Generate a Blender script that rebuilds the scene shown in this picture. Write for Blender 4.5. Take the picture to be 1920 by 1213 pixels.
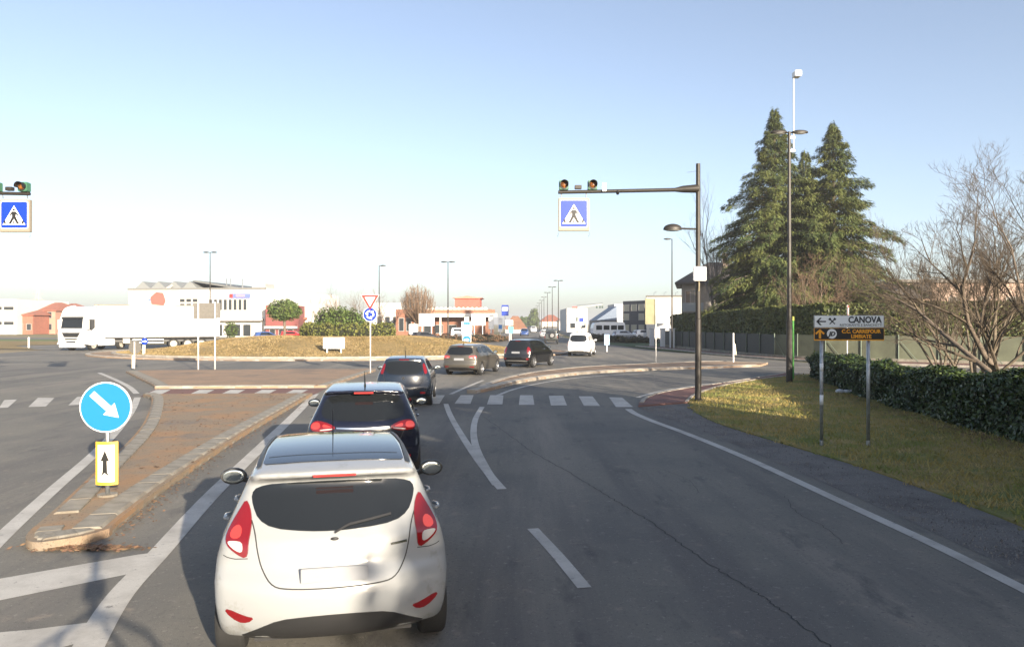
import bpy, bmesh, math, random
import numpy as np
from mathutils import Vector, Matrix
from mathutils.geometry import delaunay_2d_cdt, tessellate_polygon
for _o in list(bpy.data.objects): bpy.data.objects.remove(_o)
SC = bpy.context.scene; COL = SC.collection
PI = math.pi; R = math.radians
# ---------------------------------------------------------------- camera
FPX, CX, CY, CH = 1400.0, 960.0, 606.5, 2.5
cd = bpy.data.cameras.new('camera'); cam = bpy.data.objects.new('camera', cd); COL.objects.link(cam)
cam.location = (0, 0, CH); cam.rotation_euler = (PI/2, 0, 0)
cd.sensor_width = 36; cd.lens = FPX/1920*36; cd.clip_start = .05; cd.clip_end = 6000
SC.camera = cam
# ---------------------------------------------------------------- sky, sun, exposure
SUN = Vector((4.7, -8.66, 2.5)).normalized(); SUN_EL = math.asin(SUN.z); SUN_AZ = math.atan2(SUN.x, SUN.y)
w = bpy.data.worlds.new('World'); SC.world = w; w.use_nodes = True
wn = w.node_tree; bg = wn.nodes['Background']; sky = wn.nodes.new('ShaderNodeTexSky')
sky.sky_type = 'NISHITA'; sky.sun_disc = False; sky.sun_elevation = SUN_EL; sky.sun_rotation = SUN_AZ
sky.altitude = 0; sky.air_density = .8; sky.dust_density = 1.5; sky.ozone_density = 1.5
bg.inputs['Strength'].default_value = .092
wb = wn.nodes.new('ShaderNodeMix'); wb.data_type = 'RGBA'; wb.blend_type = 'MULTIPLY'; wb.inputs[0].default_value = 1
wb.inputs[7].default_value = (1.04, 1.025, 1.03, 1)       # white balance of the photograph, the same over the whole sky
hs = wn.nodes.new('ShaderNodeHueSaturation'); hs.inputs['Saturation'].default_value = .80; hs.inputs['Value'].default_value = 1.04
wn.links.new(sky.outputs[0], hs.inputs['Color']); wn.links.new(hs.outputs[0], wb.inputs[6]); wn.links.new(wb.outputs[2], bg.inputs[0])
sl = bpy.data.lights.new('sun', 'SUN'); sl.energy = 5; sl.angle = R(.55); sl.color = (1, .87, .69)
so = bpy.data.objects.new('sun', sl); COL.objects.link(so)
so.rotation_euler = SUN.to_track_quat('Z', 'Y').to_euler(); so.location = (30, -50, 40)
SC.view_settings.view_transform = 'Standard'; SC.view_settings.look = 'None'
SC.view_settings.exposure = 1.42; SC.view_settings.gamma = 1; SC.view_settings.use_curve_mapping = False
SC.cycles.use_denoising = True; SC.cycles.max_bounces = 6; SC.cycles.diffuse_bounces = 3; SC.cycles.glossy_bounces = 3
SC.cycles.transparent_max_bounces = 8; SC.cycles.caustics_reflective = False; SC.cycles.caustics_refractive = False
SC.cycles.sample_clamp_indirect = 6
# ---------------------------------------------------------------- helpers
def G(px, py, z=0):                     # a pixel on the level z
    Y = FPX*(CH-z)/(py-CY); return ((px-CX)/FPX*Y, Y)
def PX(px, Y): return (px-CX)/FPX*Y     # pixel column at a depth
def PZ(py, Y): return CH-(py-CY)/FPX*Y  # height of a pixel row at a depth
def tag(o, label=None, cat=None, group=None, kind=None):
    if label: o['label'] = label
    if cat: o['category'] = cat
    if group: o['group'] = group
    if kind: o['kind'] = kind
    return o
def empty(name, loc, rz=0, label=None, cat=None, group=None, kind=None):
    o = bpy.data.objects.new(name, None); COL.objects.link(o); o.location = loc; o.rotation_euler.z = rz
    o.empty_display_size = .2
    return tag(o, label, cat, group, kind)
def link(name, me, m=None, parent=None, smooth=False):
    o = bpy.data.objects.new(name, me); COL.objects.link(o)
    if m is not None and not me.materials: me.materials.append(m)
    if parent is not None: o.parent = parent
    if smooth: me.shade_smooth()
    return o
def copy_tree(o, parent=None):
    c = o.copy(); COL.objects.link(c)
    if parent is not None: c.parent = parent
    for ch in list(o.children): copy_tree(ch, c)
    return c
def repaint(o, old, new):
    for ch in [o]+list(o.children_recursive):
        if ch.type == 'MESH':
            for s in ch.material_slots:
                if s.material == old: s.link = 'OBJECT'; s.material = new
class Geo:
    def __init__(s): s.v = []; s.f = []
    def add(s, v, f):
        n = len(s.v); s.v += [tuple(p) for p in v]; s.f += [tuple(i+n for i in q) for q in f]; return s
    def box(s, x0, x1, y0, y1, z0, z1, rz=0, c=(0, 0)):
        v = [(x, y, z) for z in (z0, z1) for y in (y0, y1) for x in (x0, x1)]
        if rz:
            a, b = math.cos(rz), math.sin(rz)
            v = [(c[0]+(x-c[0])*a-(y-c[1])*b, c[1]+(x-c[0])*b+(y-c[1])*a, z) for x, y, z in v]
        return s.add(v, [(0, 2, 3, 1), (4, 5, 7, 6), (0, 1, 5, 4), (2, 6, 7, 3), (0, 4, 6, 2), (1, 3, 7, 5)])
    def cbox(s, c, d): return s.box(c[0]-d[0]/2, c[0]+d[0]/2, c[1]-d[1]/2, c[1]+d[1]/2, c[2]-d[2]/2, c[2]+d[2]/2)
    def tube(s, pts, rad, n=8, cap=True):
        pts = [Vector(p) for p in pts]
        if not hasattr(rad, '__len__'): rad = [rad]*len(pts)
        V = []; F = []
        for i, p in enumerate(pts):
            t = (pts[min(i+1, len(pts)-1)]-pts[max(i-1, 0)])
            t = t.normalized() if t.length > 1e-9 else Vector((0, 0, 1))
            a = t.orthogonal() if abs(t.z) > .9 else t.cross(Vector((0, 0, 1)))
            if abs(t.z) > .9: a = Vector((1, 0, 0))-t*t.x
            a.normalize(); b = t.cross(a)
            for k in range(n):
                q = 2*PI*k/n; V.append(p+(a*math.cos(q)+b*math.sin(q))*rad[i])
            if i:
                for k in range(n):
                    k2 = (k+1) % n; F.append(((i-1)*n+k, (i-1)*n+k2, i*n+k2, i*n+k))
        if cap: F.append(tuple(range(n-1, -1, -1))); F.append(tuple((len(pts)-1)*n+k for k in range(n)))
        return s.add(V, F)
    def lathe(s, prof, n=24, c=(0, 0, 0), axis='z', cap=True):
        V = []; F = []
        for r, h in prof:
            for k in range(n):
                a = 2*PI*k/n; x, y = r*math.cos(a), r*math.sin(a)
                p = (x, y, h) if axis == 'z' else ((x, h, y) if axis == 'y' else (h, x, y))
                V.append((p[0]+c[0], p[1]+c[1], p[2]+c[2]))
        for i in range(len(prof)-1):
            for k in range(n):
                k2 = (k+1) % n; F.append((i*n+k, i*n+k2, (i+1)*n+k2, (i+1)*n+k))
        if cap: F.append(tuple(range(n-1, -1, -1))); F.append(tuple((len(prof)-1)*n+k for k in range(n)))
        return s.add(V, F)
    def ell(s, c, r, n=16, m=10, zlo=-1, zhi=1):
        a0, a1 = math.asin(zlo), math.asin(zhi)
        V = []; F = []
        for i in range(m+1):
            t = a0+(a1-a0)*i/m; cr, sz = max(math.cos(t), 1e-3), math.sin(t)
            for k in range(n):
                q = 2*PI*k/n; V.append((c[0]+r[0]*cr*math.cos(q), c[1]+r[1]*cr*math.sin(q), c[2]+r[2]*sz))
        for i in range(m):
            for k in range(n):
                k2 = (k+1) % n; F.append((i*n+k, i*n+k2, (i+1)*n+k2, (i+1)*n+k))
        F.append(tuple(range(n-1, -1, -1))); F.append(tuple(m*n+k for k in range(n)))
        return s.add(V, F)
    def prism(s, poly, d0, d1, plane='xz'):       # a 2-D outline with thickness
        n = len(poly); tri = tessellate_polygon([[Vector((a, b, 0)) for a, b in poly]])
        def P(a, b, d): return (a, d, b) if plane == 'xz' else ((a, b, d) if plane == 'xy' else (d, a, b))
        V = [P(a, b, d0) for a, b in poly]+[P(a, b, d1) for a, b in poly]
        F = [tuple(t) for t in tri]+[tuple(n+i for i in reversed(t)) for t in tri]
        F += [(i, (i+1) % n, n+(i+1) % n, n+i) for i in range(n)]
        return s.add(V, F)
    def obj(s, name, m, parent=None, smooth=False, bevel=0, fix=True):
        me = bpy.data.meshes.new(name); me.from_pydata(s.v, [], s.f)
        if fix:
            bm = bmesh.new(); bm.from_mesh(me)
            if bevel: bmesh.ops.bevel(bm, geom=[e for e in bm.edges if e.is_manifold and e.calc_face_angle(0) > .5], offset=bevel, segments=2, affect='EDGES')
            bmesh.ops.recalc_face_normals(bm, faces=bm.faces); bm.to_mesh(me); bm.free()
        o = link(name, me, m, parent)
        if smooth is True: me.shade_smooth()
        elif smooth: smooth_by(me, smooth)
        return o
def smooth_by(me, ang):
    me.shade_smooth()
    try: me.set_sharp_from_angle(angle=R(ang))
    except Exception: pass
def chaikin(p, n=2, closed=True):
    for _ in range(n):
        q = []
        N = len(p)
        for i in range(N if closed else N-1):
            a, b = p[i], p[(i+1) % N]
            q.append(tuple(.75*a[k]+.25*b[k] for k in range(len(a)))); q.append(tuple(.25*a[k]+.75*b[k] for k in range(len(a))))
        if not closed: q = [p[0]]+q+[p[-1]]
        p = q
    return p
def catmull(p, n=8):
    out = []
    for i in range(len(p)-1):
        a, b, c, d = (Vector(p[max(i-1, 0)]), Vector(p[i]), Vector(p[i+1]), Vector(p[min(i+2, len(p)-1)]))
        for k in range(n):
            t = k/n; out.append(.5*((2*b)+(c-a)*t+(2*a-5*b+4*c-d)*t*t+(3*b-a-3*c+d)*t**3))
    out.append(Vector(p[-1])); return [tuple(v) for v in out]
def resample(p, step):
    P = [Vector(q) for q in p]; out = [P[0]]; acc = 0
    for a, b in zip(P, P[1:]):
        L = (b-a).length; t = step-acc
        while t <= L: out.append(a+(b-a)*(t/L)); t += step
        acc = (acc+L) % step
    return out
# ---------------------------------------------------------------- materials
MATS = {}
def nodes_of(m): return m.node_tree.nodes, m.node_tree.links
def M(name, col, rough=.6, metal=0, var=0, scale=4, col2=None, bump=0, bscale=60, coat=0, emit=0, emitcol=None, island=0, spec=.5, detail=5, dirt=0, dirtcol=(.12, .09, .06), lo=.38, hi=.62, trans=0):
    if name in MATS: return MATS[name]
    m = bpy.data.materials.new(name); m.use_nodes = True; N, L = nodes_of(m); b = N['Principled BSDF']
    c4 = (*col, 1); b.inputs['Base Color'].default_value = c4; b.inputs['Roughness'].default_value = rough
    b.inputs['Metallic'].default_value = metal; b.inputs['Coat Weight'].default_value = coat; b.inputs['Coat Roughness'].default_value = .04
    b.inputs['Specular IOR Level'].default_value = spec
    if emit: b.inputs['Emission Color'].default_value = (*(emitcol or col), 1); b.inputs['Emission Strength'].default_value = emit
    if trans: b.inputs['Transmission Weight'].default_value = trans
    src = None
    tc = N.new('ShaderNodeTexCoord')
    def noise(sc, det=5, ro=.6):
        n = N.new('ShaderNodeTexNoise'); n.inputs['Scale'].default_value = sc; n.inputs['Detail'].default_value = det; n.inputs['Roughness'].default_value = ro
        L.new(tc.outputs['Object'], n.inputs['Vector']); return n
    def ramp(src, lo, hi):
        r = N.new('ShaderNodeMapRange'); r.inputs[1].default_value = lo; r.inputs[2].default_value = hi; L.new(src, r.inputs[0]); return r.outputs[0]
    def mix(fac, a, c):
        x = N.new('ShaderNodeMix'); x.data_type = 'RGBA'
        if hasattr(fac, 'links') or hasattr(fac, 'is_linked'): L.new(fac, x.inputs[0])
        else: x.inputs[0].default_value = fac
        for v, i in ((a, 6), (c, 7)):
            if isinstance(v, tuple): x.inputs[i].default_value = v
            else: L.new(v, x.inputs[i])
        return x.outputs[2]
    if var or col2:
        c2 = (*(col2 if col2 else tuple(max(0, c*(1-var)) for c in col)), 1)
        src = mix(ramp(noise(scale, detail).outputs[0], lo, hi), c4, c2)
    if island:
        g = N.new('ShaderNodeNewGeometry'); h = N.new('ShaderNodeHueSaturation'); v = N.new('ShaderNodeMapRange')
        v.inputs[3].default_value = 1-island; v.inputs[4].default_value = 1+island
        L.new(g.outputs['Random Per Island'], v.inputs[0]); L.new(v.outputs[0], h.inputs['Value'])
        hh = N.new('ShaderNodeMapRange'); hh.inputs[3].default_value = .5-.03*island; hh.inputs[4].default_value = .5+.03*island
        mm = N.new('ShaderNodeMath'); mm.operation = 'MULTIPLY'; mm.inputs[1].default_value = 7.31; fr = N.new('ShaderNodeMath'); fr.operation = 'FRACT'
        L.new(g.outputs['Random Per Island'], mm.inputs[0]); L.new(mm.outputs[0], fr.inputs[0]); L.new(fr.outputs[0], hh.inputs[0]); L.new(hh.outputs[0], h.inputs['Hue'])
        if src: L.new(src, h.inputs['Color'])
        else: h.inputs['Color'].default_value = c4
        src = h.outputs[0]
    if dirt:
        src = mix(ramp(noise(1.7, 8, .72).outputs[0], .62-.2*dirt, .75), src if src else c4, (*dirtcol, 1))
    if src: L.new(src, b.inputs['Base Color'])
    if bump:
        bp = N.new('ShaderNodeBump'); bp.inputs['Strength'].default_value = bump; bp.inputs['Distance'].default_value = .02
        L.new(noise(bscale, 6, .65).outputs[0], bp.inputs['Height']); L.new(bp.outputs[0], b.inputs['Normal'])
    MATS[name] = m; return m
def paint(name, col, rough=.28, metal=0, dirt=0): return M('paint_'+name, col, rough, metal, coat=.6, dirt=dirt, dirtcol=(.16, .14, .11))
def surface(name, layers, rough=.9, bump=.3, bscale=90, spec=.3):
    """ground: layers = [(colour, noise scale, lo, hi, stretch)], first is the base colour"""
    m = bpy.data.materials.new(name); m.use_nodes = True; N, L = nodes_of(m); b = N['Principled BSDF']
    b.inputs['Roughness'].default_value = rough; b.inputs['Specular IOR Level'].default_value = spec
    g = N.new('ShaderNodeNewGeometry'); cur = None
    for i, lay in enumerate(layers):
        c = (*lay[0], 1)
        if i == 0: cur = c; continue
        n = N.new('ShaderNodeTexNoise'); n.inputs['Scale'].default_value = lay[1]; n.inputs['Detail'].default_value = 6; n.inputs['Roughness'].default_value = .65
        v = g.outputs['Position']
        if len(lay) > 4:
            mp = N.new('ShaderNodeMapping'); mp.inputs['Rotation'].default_value = (0, 0, R(lay[5] if len(lay) > 5 else 0)); mp.inputs['Scale'].default_value = lay[4]; mp.inputs['Location'].default_value = (i*13.7, i*5.1, 0)
            L.new(v, mp.inputs[0]); v = mp.outputs[0]
        L.new(v, n.inputs['Vector'])
        r = N.new('ShaderNodeMapRange'); r.inputs[1].default_value = lay[2]; r.inputs[2].default_value = lay[3]; L.new(n.outputs[0], r.inputs[0])
        x = N.new('ShaderNodeMix'); x.data_type = 'RGBA'; L.new(r.outputs[0], x.inputs[0])
        if isinstance(cur, tuple): x.inputs[6].default_value = cur
        else: L.new(cur, x.inputs[6])
        x.inputs[7].default_value = c; cur = x.outputs[2]
    L.new(cur, b.inputs['Base Color'])
    n = N.new('ShaderNodeTexNoise'); n.inputs['Scale'].default_value = bscale; n.inputs['Detail'].default_value = 5; L.new(g.outputs['Position'], n.inputs['Vector'])
    bp = N.new('ShaderNodeBump'); bp.inputs['Strength'].default_value = bump; bp.inputs['Distance'].default_value = .015
    L.new(n.outputs[0], bp.inputs['Height']); L.new(bp.outputs[0], b.inputs['Normal'])
    MATS[name] = m; return m
ASPH = surface('asphalt', [((.190, .180, .156),), ((.138, .134, .125), .16, .44, .60), ((.26, .235, .20), .42, .50, .70, (1, .10, 1), 11), ((.135, .128, .120), .8, .50, .64, (1, .06, 1), 10),
                           ((.105, .101, .098), 1.9, .58, .70, (1, .35, 1), 10), ((.245, .215, .18), 3.1, .60, .72), ((.27, .25, .225), 9, .60, .72), ((.11, .105, .10), 22, .56, .68), ((.38, .36, .33), 42, .62, .69), ((.07, .068, .066), 60, .60, .70)], rough=.85, bump=.6, bscale=120, spec=.3)
ASPH_OLD = surface('worn_asphalt_shoulder', [((.17, .16, .15),), ((.11, .10, .095), 1.2, .45, .65), ((.27, .255, .24), 45, .56, .64), ((.07, .066, .06), 38, .58, .66), ((.20, .155, .10), .8, .58, .72)], rough=.92, bump=.9, bscale=70)
GRAVEL = surface('brown_gravel', [((.27, .195, .14),), ((.33, .225, .15), .6, .42, .6), ((.19, .15, .12), .35, .54, .68), ((.32, .27, .22), 30, .58, .66), ((.09, .07, .05), 26, .58, .68)], bump=.9, bscale=60)
ISLE = surface('dusty_island_infill', [((.26, .20, .14),), ((.33, .205, .115), .9, .45, .62), ((.19, .165, .14), .4, .54, .66), ((.10, .08, .06), 24, .58, .68)], bump=.8, bscale=55)
DRY = surface('dry_grass', [((.23, .165, .07),), ((.28, .205, .095), .25, .42, .62), ((.16, .125, .05), 1.6, .5, .7), ((.31, .24, .125), 14, .55, .7), ((.12, .10, .04), 22, .58, .7)], bump=1, bscale=40)
TURF = surface('patchy_turf', [((.24, .19, .065),), ((.15, .17, .05), .45, .46, .6), ((.34, .25, .11), 1.1, .52, .66), ((.10, .10, .04), 16, .55, .7)], bump=1, bscale=40)
FIELD = surface('field', [((.25, .20, .12),), ((.16, .17, .06), .02, .45, .6), ((.32, .24, .15), .05, .5, .6)], bump=.5, bscale=5)
REDP = surface('red_path', [((.19, .10, .085),), ((.14, .085, .075), .8, .45, .65), ((.25, .15, .13), 30, .58, .68)], rough=.85, bump=.5, bscale=120)
CONC = M('kerb_concrete', (.285, .26, .215), .85, var=.35, scale=2.2, bump=.5, bscale=70, dirt=.8, dirtcol=(.17, .13, .09))
CONC2 = M('pale_kerb_stone', (.37, .335, .285), .85, var=.25, scale=2, bump=.4, bscale=60, dirt=.4, dirtcol=(.2, .16, .11))
WHITE_LINE = surface('road_paint', [((.50, .48, .44),), ((.34, .32, .29), 1.6, .44, .7), ((.38, .365, .34), 60, .56, .66), ((.15, .145, .14), 8, .62, .72), ((.11, .105, .1), 32, .64, .72)], rough=.7, bump=.25, bscale=120)
CRACK = M('crack_filler', (.045, .043, .042), .9)
STEEL = M('galvanised_steel', (.42, .44, .46), .45, .75, var=.25, scale=14)
GREYP = M('grey_sign_back', (.15, .14, .125), .55, .3, var=.12, scale=8)
POLE = M('dark_brown_pole_paint', (.036, .031, .026), .5, .2, var=.25, scale=3)
WPOLE = M('white_pole', (.72, .71, .69), .5, var=.12, scale=9)
WHITE = M('white_sheet', (.80, .80, .79), .45, var=.05, scale=3)
BLUE = M('sign_blue', (.002, .032, .30), .4)
CYAN = M('sign_light_blue', (.012, .17, .48), .35)
RED = M('sign_red', (.62, .045, .035), .4)
BLACK = M('black', (.012, .012, .012), .5)
ORANGE = M('sign_orange', (.85, .36, .02), .45)
YEL = M('delineator_yellow', (.80, .50, .05), .4)
GLASS = M('tinted_glass', (.012, .014, .016), .04, spec=.6, coat=.0)
CHROME = M('chrome', (.7, .7, .7), .15, 1)
RUBBER = M('tyre_rubber', (.02, .02, .02), .8, bump=.3, bscale=40)
PLASTIC = M('black_trim', (.02, .02, .021), .5)
RIM = M('alloy_rim', (.45, .45, .46), .3, .8)
TAIL = M('tail_lamp_red', (.15, .005, .008), .12, coat=1, emit=.02, emitcol=(1, .03, .03))
TAILHOT = M('lit_brake_lamp', (.28, .02, .018), .12, coat=1, emit=.22, emitcol=(1, .12, .09))
CLEAR = M('clear_lamp_lens', (.45, .43, .42), .1, coat=1)
PLATE = M('number_plate', (.27, .28, .30), .4)
SEAM = M('panel_gap', (.025, .025, .025), .7)
# ---------------------------------------------------------------- the setting
def tri_sheet(name, pts, z, m, parent=None, z0=None):
    g = Geo()
    if z0 is None:
        tri = tessellate_polygon([[Vector((a, b, 0)) for a, b in pts]]); g.add([(a, b, z) for a, b in pts], [tuple(t) for t in tri])
        o = g.obj(name, m, parent, fix=False)
        me = o.data
        if me.polygons and me.polygons[0].normal.z < 0: me.flip_normals()
    else: g.prism(pts, z0, z, 'xy'); o = g.obj(name, m, parent)
    return o
def struct(o): o['kind'] = 'structure'; return o
def ribbon(name, pts, wd, z, m, parent, smooth=8):
    p = catmull([(*a, 0) for a in pts], smooth) if smooth else [(*a, 0) for a in pts]
    P = [Vector(q) for q in p]; V = []; F = []
    for i, q in enumerate(P):
        t = (P[min(i+1, len(P)-1)]-P[max(i-1, 0)]).normalized(); n = Vector((-t.y, t.x, 0))
        ww = wd if not hasattr(wd, '__len__') else wd[0]+(wd[1]-wd[0])*i/(len(P)-1)
        V += [(q.x+n.x*ww/2, q.y+n.y*ww/2, z), (q.x-n.x*ww/2, q.y-n.y*ww/2, z)]
        if i: F.append((2*i-2, 2*i-1, 2*i+1, 2*i))
    return Geo().add(V, F).obj(name, m, parent, fix=False)
ground = struct(tri_sheet('ground', [(-3000, -400), (3000, -400), (3000, 4500), (-3000, 4500)], -.03, FIELD))
road = struct(tri_sheet('road', [(-60, -40), (18, -40), (60, 8), (60, 41), (30, 41.6), (19, 47.5), (16.5, 56), (13.5, 68), (12, 85), (9, 105), (20, 820), (4, 820), (-3.5, 105), (-6, 93), (-20, 86), (-38, 88),
                                      (-60, 92), (-120, 100), (-130, 88), (-60, 74), (-44, 71), (-43, 62), (-45, 55), (-75, 33)], 0, ASPH))
# lane lines and zebra stripes: parts of the road
Z1 = .005
def gp(L): return [G(*p) for p in L]
ribbon('lane_line', gp([(120, 1300), (215, 1130), (300, 1035), (400, 925), (490, 838), (545, 785), (592, 738)]), .24, Z1, WHITE_LINE, road)
ribbon('lane_line', gp([(-90, 1105), (0, 1010), (100, 918), (180, 848), (225, 800), (248, 768), (258, 745)]), .2, Z1, WHITE_LINE, road)
ribbon('lane_line', gp([(256, 738), (240, 724), (212, 710), (186, 699)]), .2, Z1, WHITE_LINE, road)
ribbon('lane_line', gp([(2100, 1195), (1920, 1105), (1760, 1025), (1600, 951), (1400, 859), (1290, 814), (1225, 790), (1192, 776), (1178, 767)]), [.15, .2], Z1, WHITE_LINE, road)
ribbon('lane_line', gp([(836, 757), (845, 780), (868, 820), (895, 860), (922, 895), (941, 917)]), .15, Z1, WHITE_LINE, road)
ribbon('lane_line', gp([(904, 763), (892, 785), (888, 810), (893, 840), (912, 880), (932, 910)]), .15, Z1+.003, WHITE_LINE, road)
ribbon('lane_line', gp([(999, 991), (1046, 1042), (1096, 1102)]), .14, Z1, WHITE_LINE, road)
ribbon('lane_line', gp([(934, 741), (960, 731), (1000, 721), (1060, 711), (1130, 704.5), (1220, 700)]), .15, Z1, WHITE_LINE, road)
ribbon('lane_line', gp([(845, 739), (872, 727), (906, 713)]), .15, Z1, WHITE_LINE, road)
ribbon('lane_line', gp([(1196, 745), (1240, 733), (1310, 722), (1345, 718)]), .14, Z1, WHITE_LINE, road)
ribbon('lane_line', gp([(1310, 693.5), (1400, 689.5), (1520, 688)]), .14, Z1, WHITE_LINE, road)
for q in ([(-60, 1140), (-60, 1095), (255, 1040), (278, 1037), (245, 1075), (0, 1125)], [(-60, 1240), (-60, 1190), (60, 1180), (195, 1163), (165, 1200), (60, 1228)]):
    tri_sheet('hatch_bar', gp(q), Z1-.003, WHITE_LINE, road)
for q in ([(800, 757), (824, 757), (834, 741), (812, 741)], [(852, 757), (882, 757), (888, 741), (864, 741)], [(913, 758), (942, 758), (944, 741), (919, 741)], [(973, 759), (1002, 759), (999, 741), (975, 741)],
          [(1033, 760), (1063, 760), (1056, 742), (1029, 742)], [(1095, 761), (1125, 761), (1111, 743), (1085, 743)], [(1155, 763), (1187, 763), (1166, 745), (1142, 745)],
          [(-2, 765), (15, 764), (32, 749), (8, 750)], [(53, 763), (86, 762), (102, 746), (71, 746)], [(128, 760), (150, 759), (168, 744), (145, 744)], [(-75, 766), (-48, 766), (-28, 751), (-54, 751)]):
    tri_sheet('zebra_stripe', gp(q), Z1, WHITE_LINE, road)
random.seed(5)
cr = [(905, 781), (950, 812), (1000, 848), (1080, 893), (1140, 930), (1210, 972), (1280, 1022), (1350, 1070), (1420, 1112), (1480, 1155), (1540, 1200), (1600, 1240)]
crw = [(a+random.uniform(-.02, .02), b) for a, b in [tuple(v[:2]) for v in catmull([(*p, 0) for p in gp(cr)], 14)]]
ribbon('crack', crw, .012, Z1-.001, CRACK, road, 0)
for L_, wd in (([(1470, 930), (1500, 965), (1540, 985), (1580, 1020)], .007), ([(1240, 880), (1290, 900), (1310, 925)], .006)):
    ribbon('crack', [(a+random.uniform(-.03, .03), b) for a, b in [tuple(v[:2]) for v in catmull([(*p, 0) for p in gp(L_)], 8)]], wd, Z1-.001, CRACK, road, 0)

# kerb stones, one object each
def kerb_mesh(wd, ht, slope):
    g = Geo(); c = .02
    prof = [(-wd/2, 0), (-wd/2, ht-slope), (-wd/2+max(slope, c)*1.2, ht), (wd/2, ht), (wd/2, 0)]
    V = [(x, a, b) for x in (-.5, .5) for a, b in prof]; n = len(prof)
    F = [tuple(range(n)), tuple(range(2*n-1, n-1, -1))]+[(i, n+i, n+(i+1) % n, (i+1) % n) for i in range(n)]
    g.add(V, F); o = g.obj('kerb_stone', CONC, bevel=.005); me = o.data; bpy.data.objects.remove(o); return me
KM = {}
def kerb(pts, parent, wd=.3, ht=.12, slope=.03, ln=.9, m=CONC, gap=.006, jit=1, inner='left', z=0):
    """stones along a polyline; the road is to the right of the direction of travel"""
    key = (wd, ht, slope, m.name)
    if key not in KM:
        KM[key] = kerb_mesh(wd, ht, slope)
        KM[key].materials.clear(); KM[key].materials.append(m)
    P = resample([(*p, 0) for p in pts], ln)
    for a, b in zip(P, P[1:]):
        o = bpy.data.objects.new('kerb_stone', KM[key]); COL.objects.link(o); o.parent = parent
        d = b-a; an = math.atan2(d.y, d.x); c = (a+b)/2; nrm = Vector((-math.sin(an), math.cos(an), 0))
        c = c+nrm*wd/2
        o.location = (c.x, c.y, z+random.uniform(-.003, .003)*jit); o.rotation_euler = (random.uniform(-.004, .004)*jit, random.uniform(-.002, .002)*jit, an+random.uniform(-.015, .015)*jit)
        o.scale = (d.length-gap, 1, 1)
def sm(L, n=8): return [tuple(v[:2]) for v in catmull([(*p, 0) for p in gp(L)], n)]
# near traffic island with the keep-right sign
isl_r = sm([(205, 1006), (243, 972), (330, 905), (450, 823), (530, 775), (586, 742)])
isl_l = sm([(268, 744), (284, 752), (274, 790), (248, 828), (190, 884), (110, 962), (58, 1008)])
isl_n = sm([(58, 1008), (48, 1024), (66, 1033), (120, 1027), (170, 1017), (205, 1006)], 6)
isl = struct(tri_sheet('traffic_island', isl_r+isl_l[:-1]+isl_n[:-1], .10, ISLE, z0=-.02))
kerb(isl_r, isl, .40, .13, .09, .62, CONC); kerb(isl_l, isl, .34, .13, .07, .7, CONC); kerb(isl_n, isl, .34, .12, .08, .22, CONC, .004)
# far part of the island beyond the red crossing
ifr_r = sm([(612, 727), (660, 711), (704, 696)]); ifr_t = gp([(704, 694), (560, 694.5), (380, 696), (262, 697)]); ifr_l = sm([(236, 699), (262, 712), (285, 724), (290, 729)]); 
ifar = struct(tri_sheet('traffic_island_far', ifr_r+ifr_t+ifr_l, .08, GRAVEL, z0=-.02))
kerb(ifr_r, ifar, .35, .11, .05, .9, CONC); kerb(ifr_l, ifar, .5, .11, .06, .9, CONC); kerb(gp([(290, 729), (450, 728), (612, 727)]), ifar, .3, .11, .03, 1.0, CONC2)
cross = struct(tri_sheet('cycle_crossing', gp([(262, 744), (290, 730.5), (612, 728.5), (588, 741), (400, 743)]), .012, REDP))
for x in (268, 350, 408, 467, 526): tri_sheet('zebra_stripe', gp([(x, 742.5), (x+30, 742), (x+52, 731.5), (x+24, 731.5)]), .018, WHITE_LINE, cross)
# slip-road island with pale kerb stones
sp_l = sm([(893, 738), (925, 731), (960, 722), (1000, 714), (1060, 705.5), (1130, 699.5), (1230, 694.5), (1330, 691), (1425, 687.5)])
sp_u = sm([(1440, 683), (1330, 680), (1200, 685), (1100, 690), (1010, 699), (950, 710), (905, 725), (885, 735)])
spl = struct(tri_sheet('splitter_island', sp_l+sp_u, .10, GRAVEL, z0=-.02))
kerb(sp_l, spl, .38, .14, .06, .95, CONC2); kerb(sp_u, spl, .3, .12, .03, 1.0, CONC2)
# right side: shoulder, red footpath, turf verge
edge = [(2300, 1290), (1920, 1080), (1760, 1003), (1600, 930), (1400, 843), (1290, 798), (1225, 778), (1197, 764)]
grass_e = [(1292, 757), (1300, 770), (1340, 792), (1420, 818), (1500, 842), (1600, 872), (1700, 906), (1820, 950), (1920, 990), (2300, 1150)]
sh = struct(tri_sheet('shoulder', gp([(2300, 1285)])+sm(edge)+gp([(1292, 757)])+sm(grass_e), .004, ASPH_OLD))
path_l = sm([(1197, 763), (1203, 751), (1225, 741), (1275, 731), (1350, 720), (1440, 706), (1478, 699)])
path_r = sm([(1500, 704), (1430, 712), (1360, 724), (1310, 740), (1290, 756)])
fp = struct(tri_sheet('footpath', path_l+path_r, .05, REDP, z0=-.02))
kerb(list(reversed(path_l)), fp, .14, .075, .02, 1.0, CONC2)
kerb(list(reversed(sm([(1500, 704), (1430, 712), (1360, 724), (1310, 740), (1290, 756)]))), fp, .1, .07, .01, 1.0, CONC2)
verge_pts = sm(grass_e)+[(14, 2), (20, 10), (24, 26), (15.5, 36.5)]+gp([(1500, 703)])+path_r
verge = struct(tri_sheet('verge', verge_pts, .03, TURF, z0=-.02))
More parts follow.
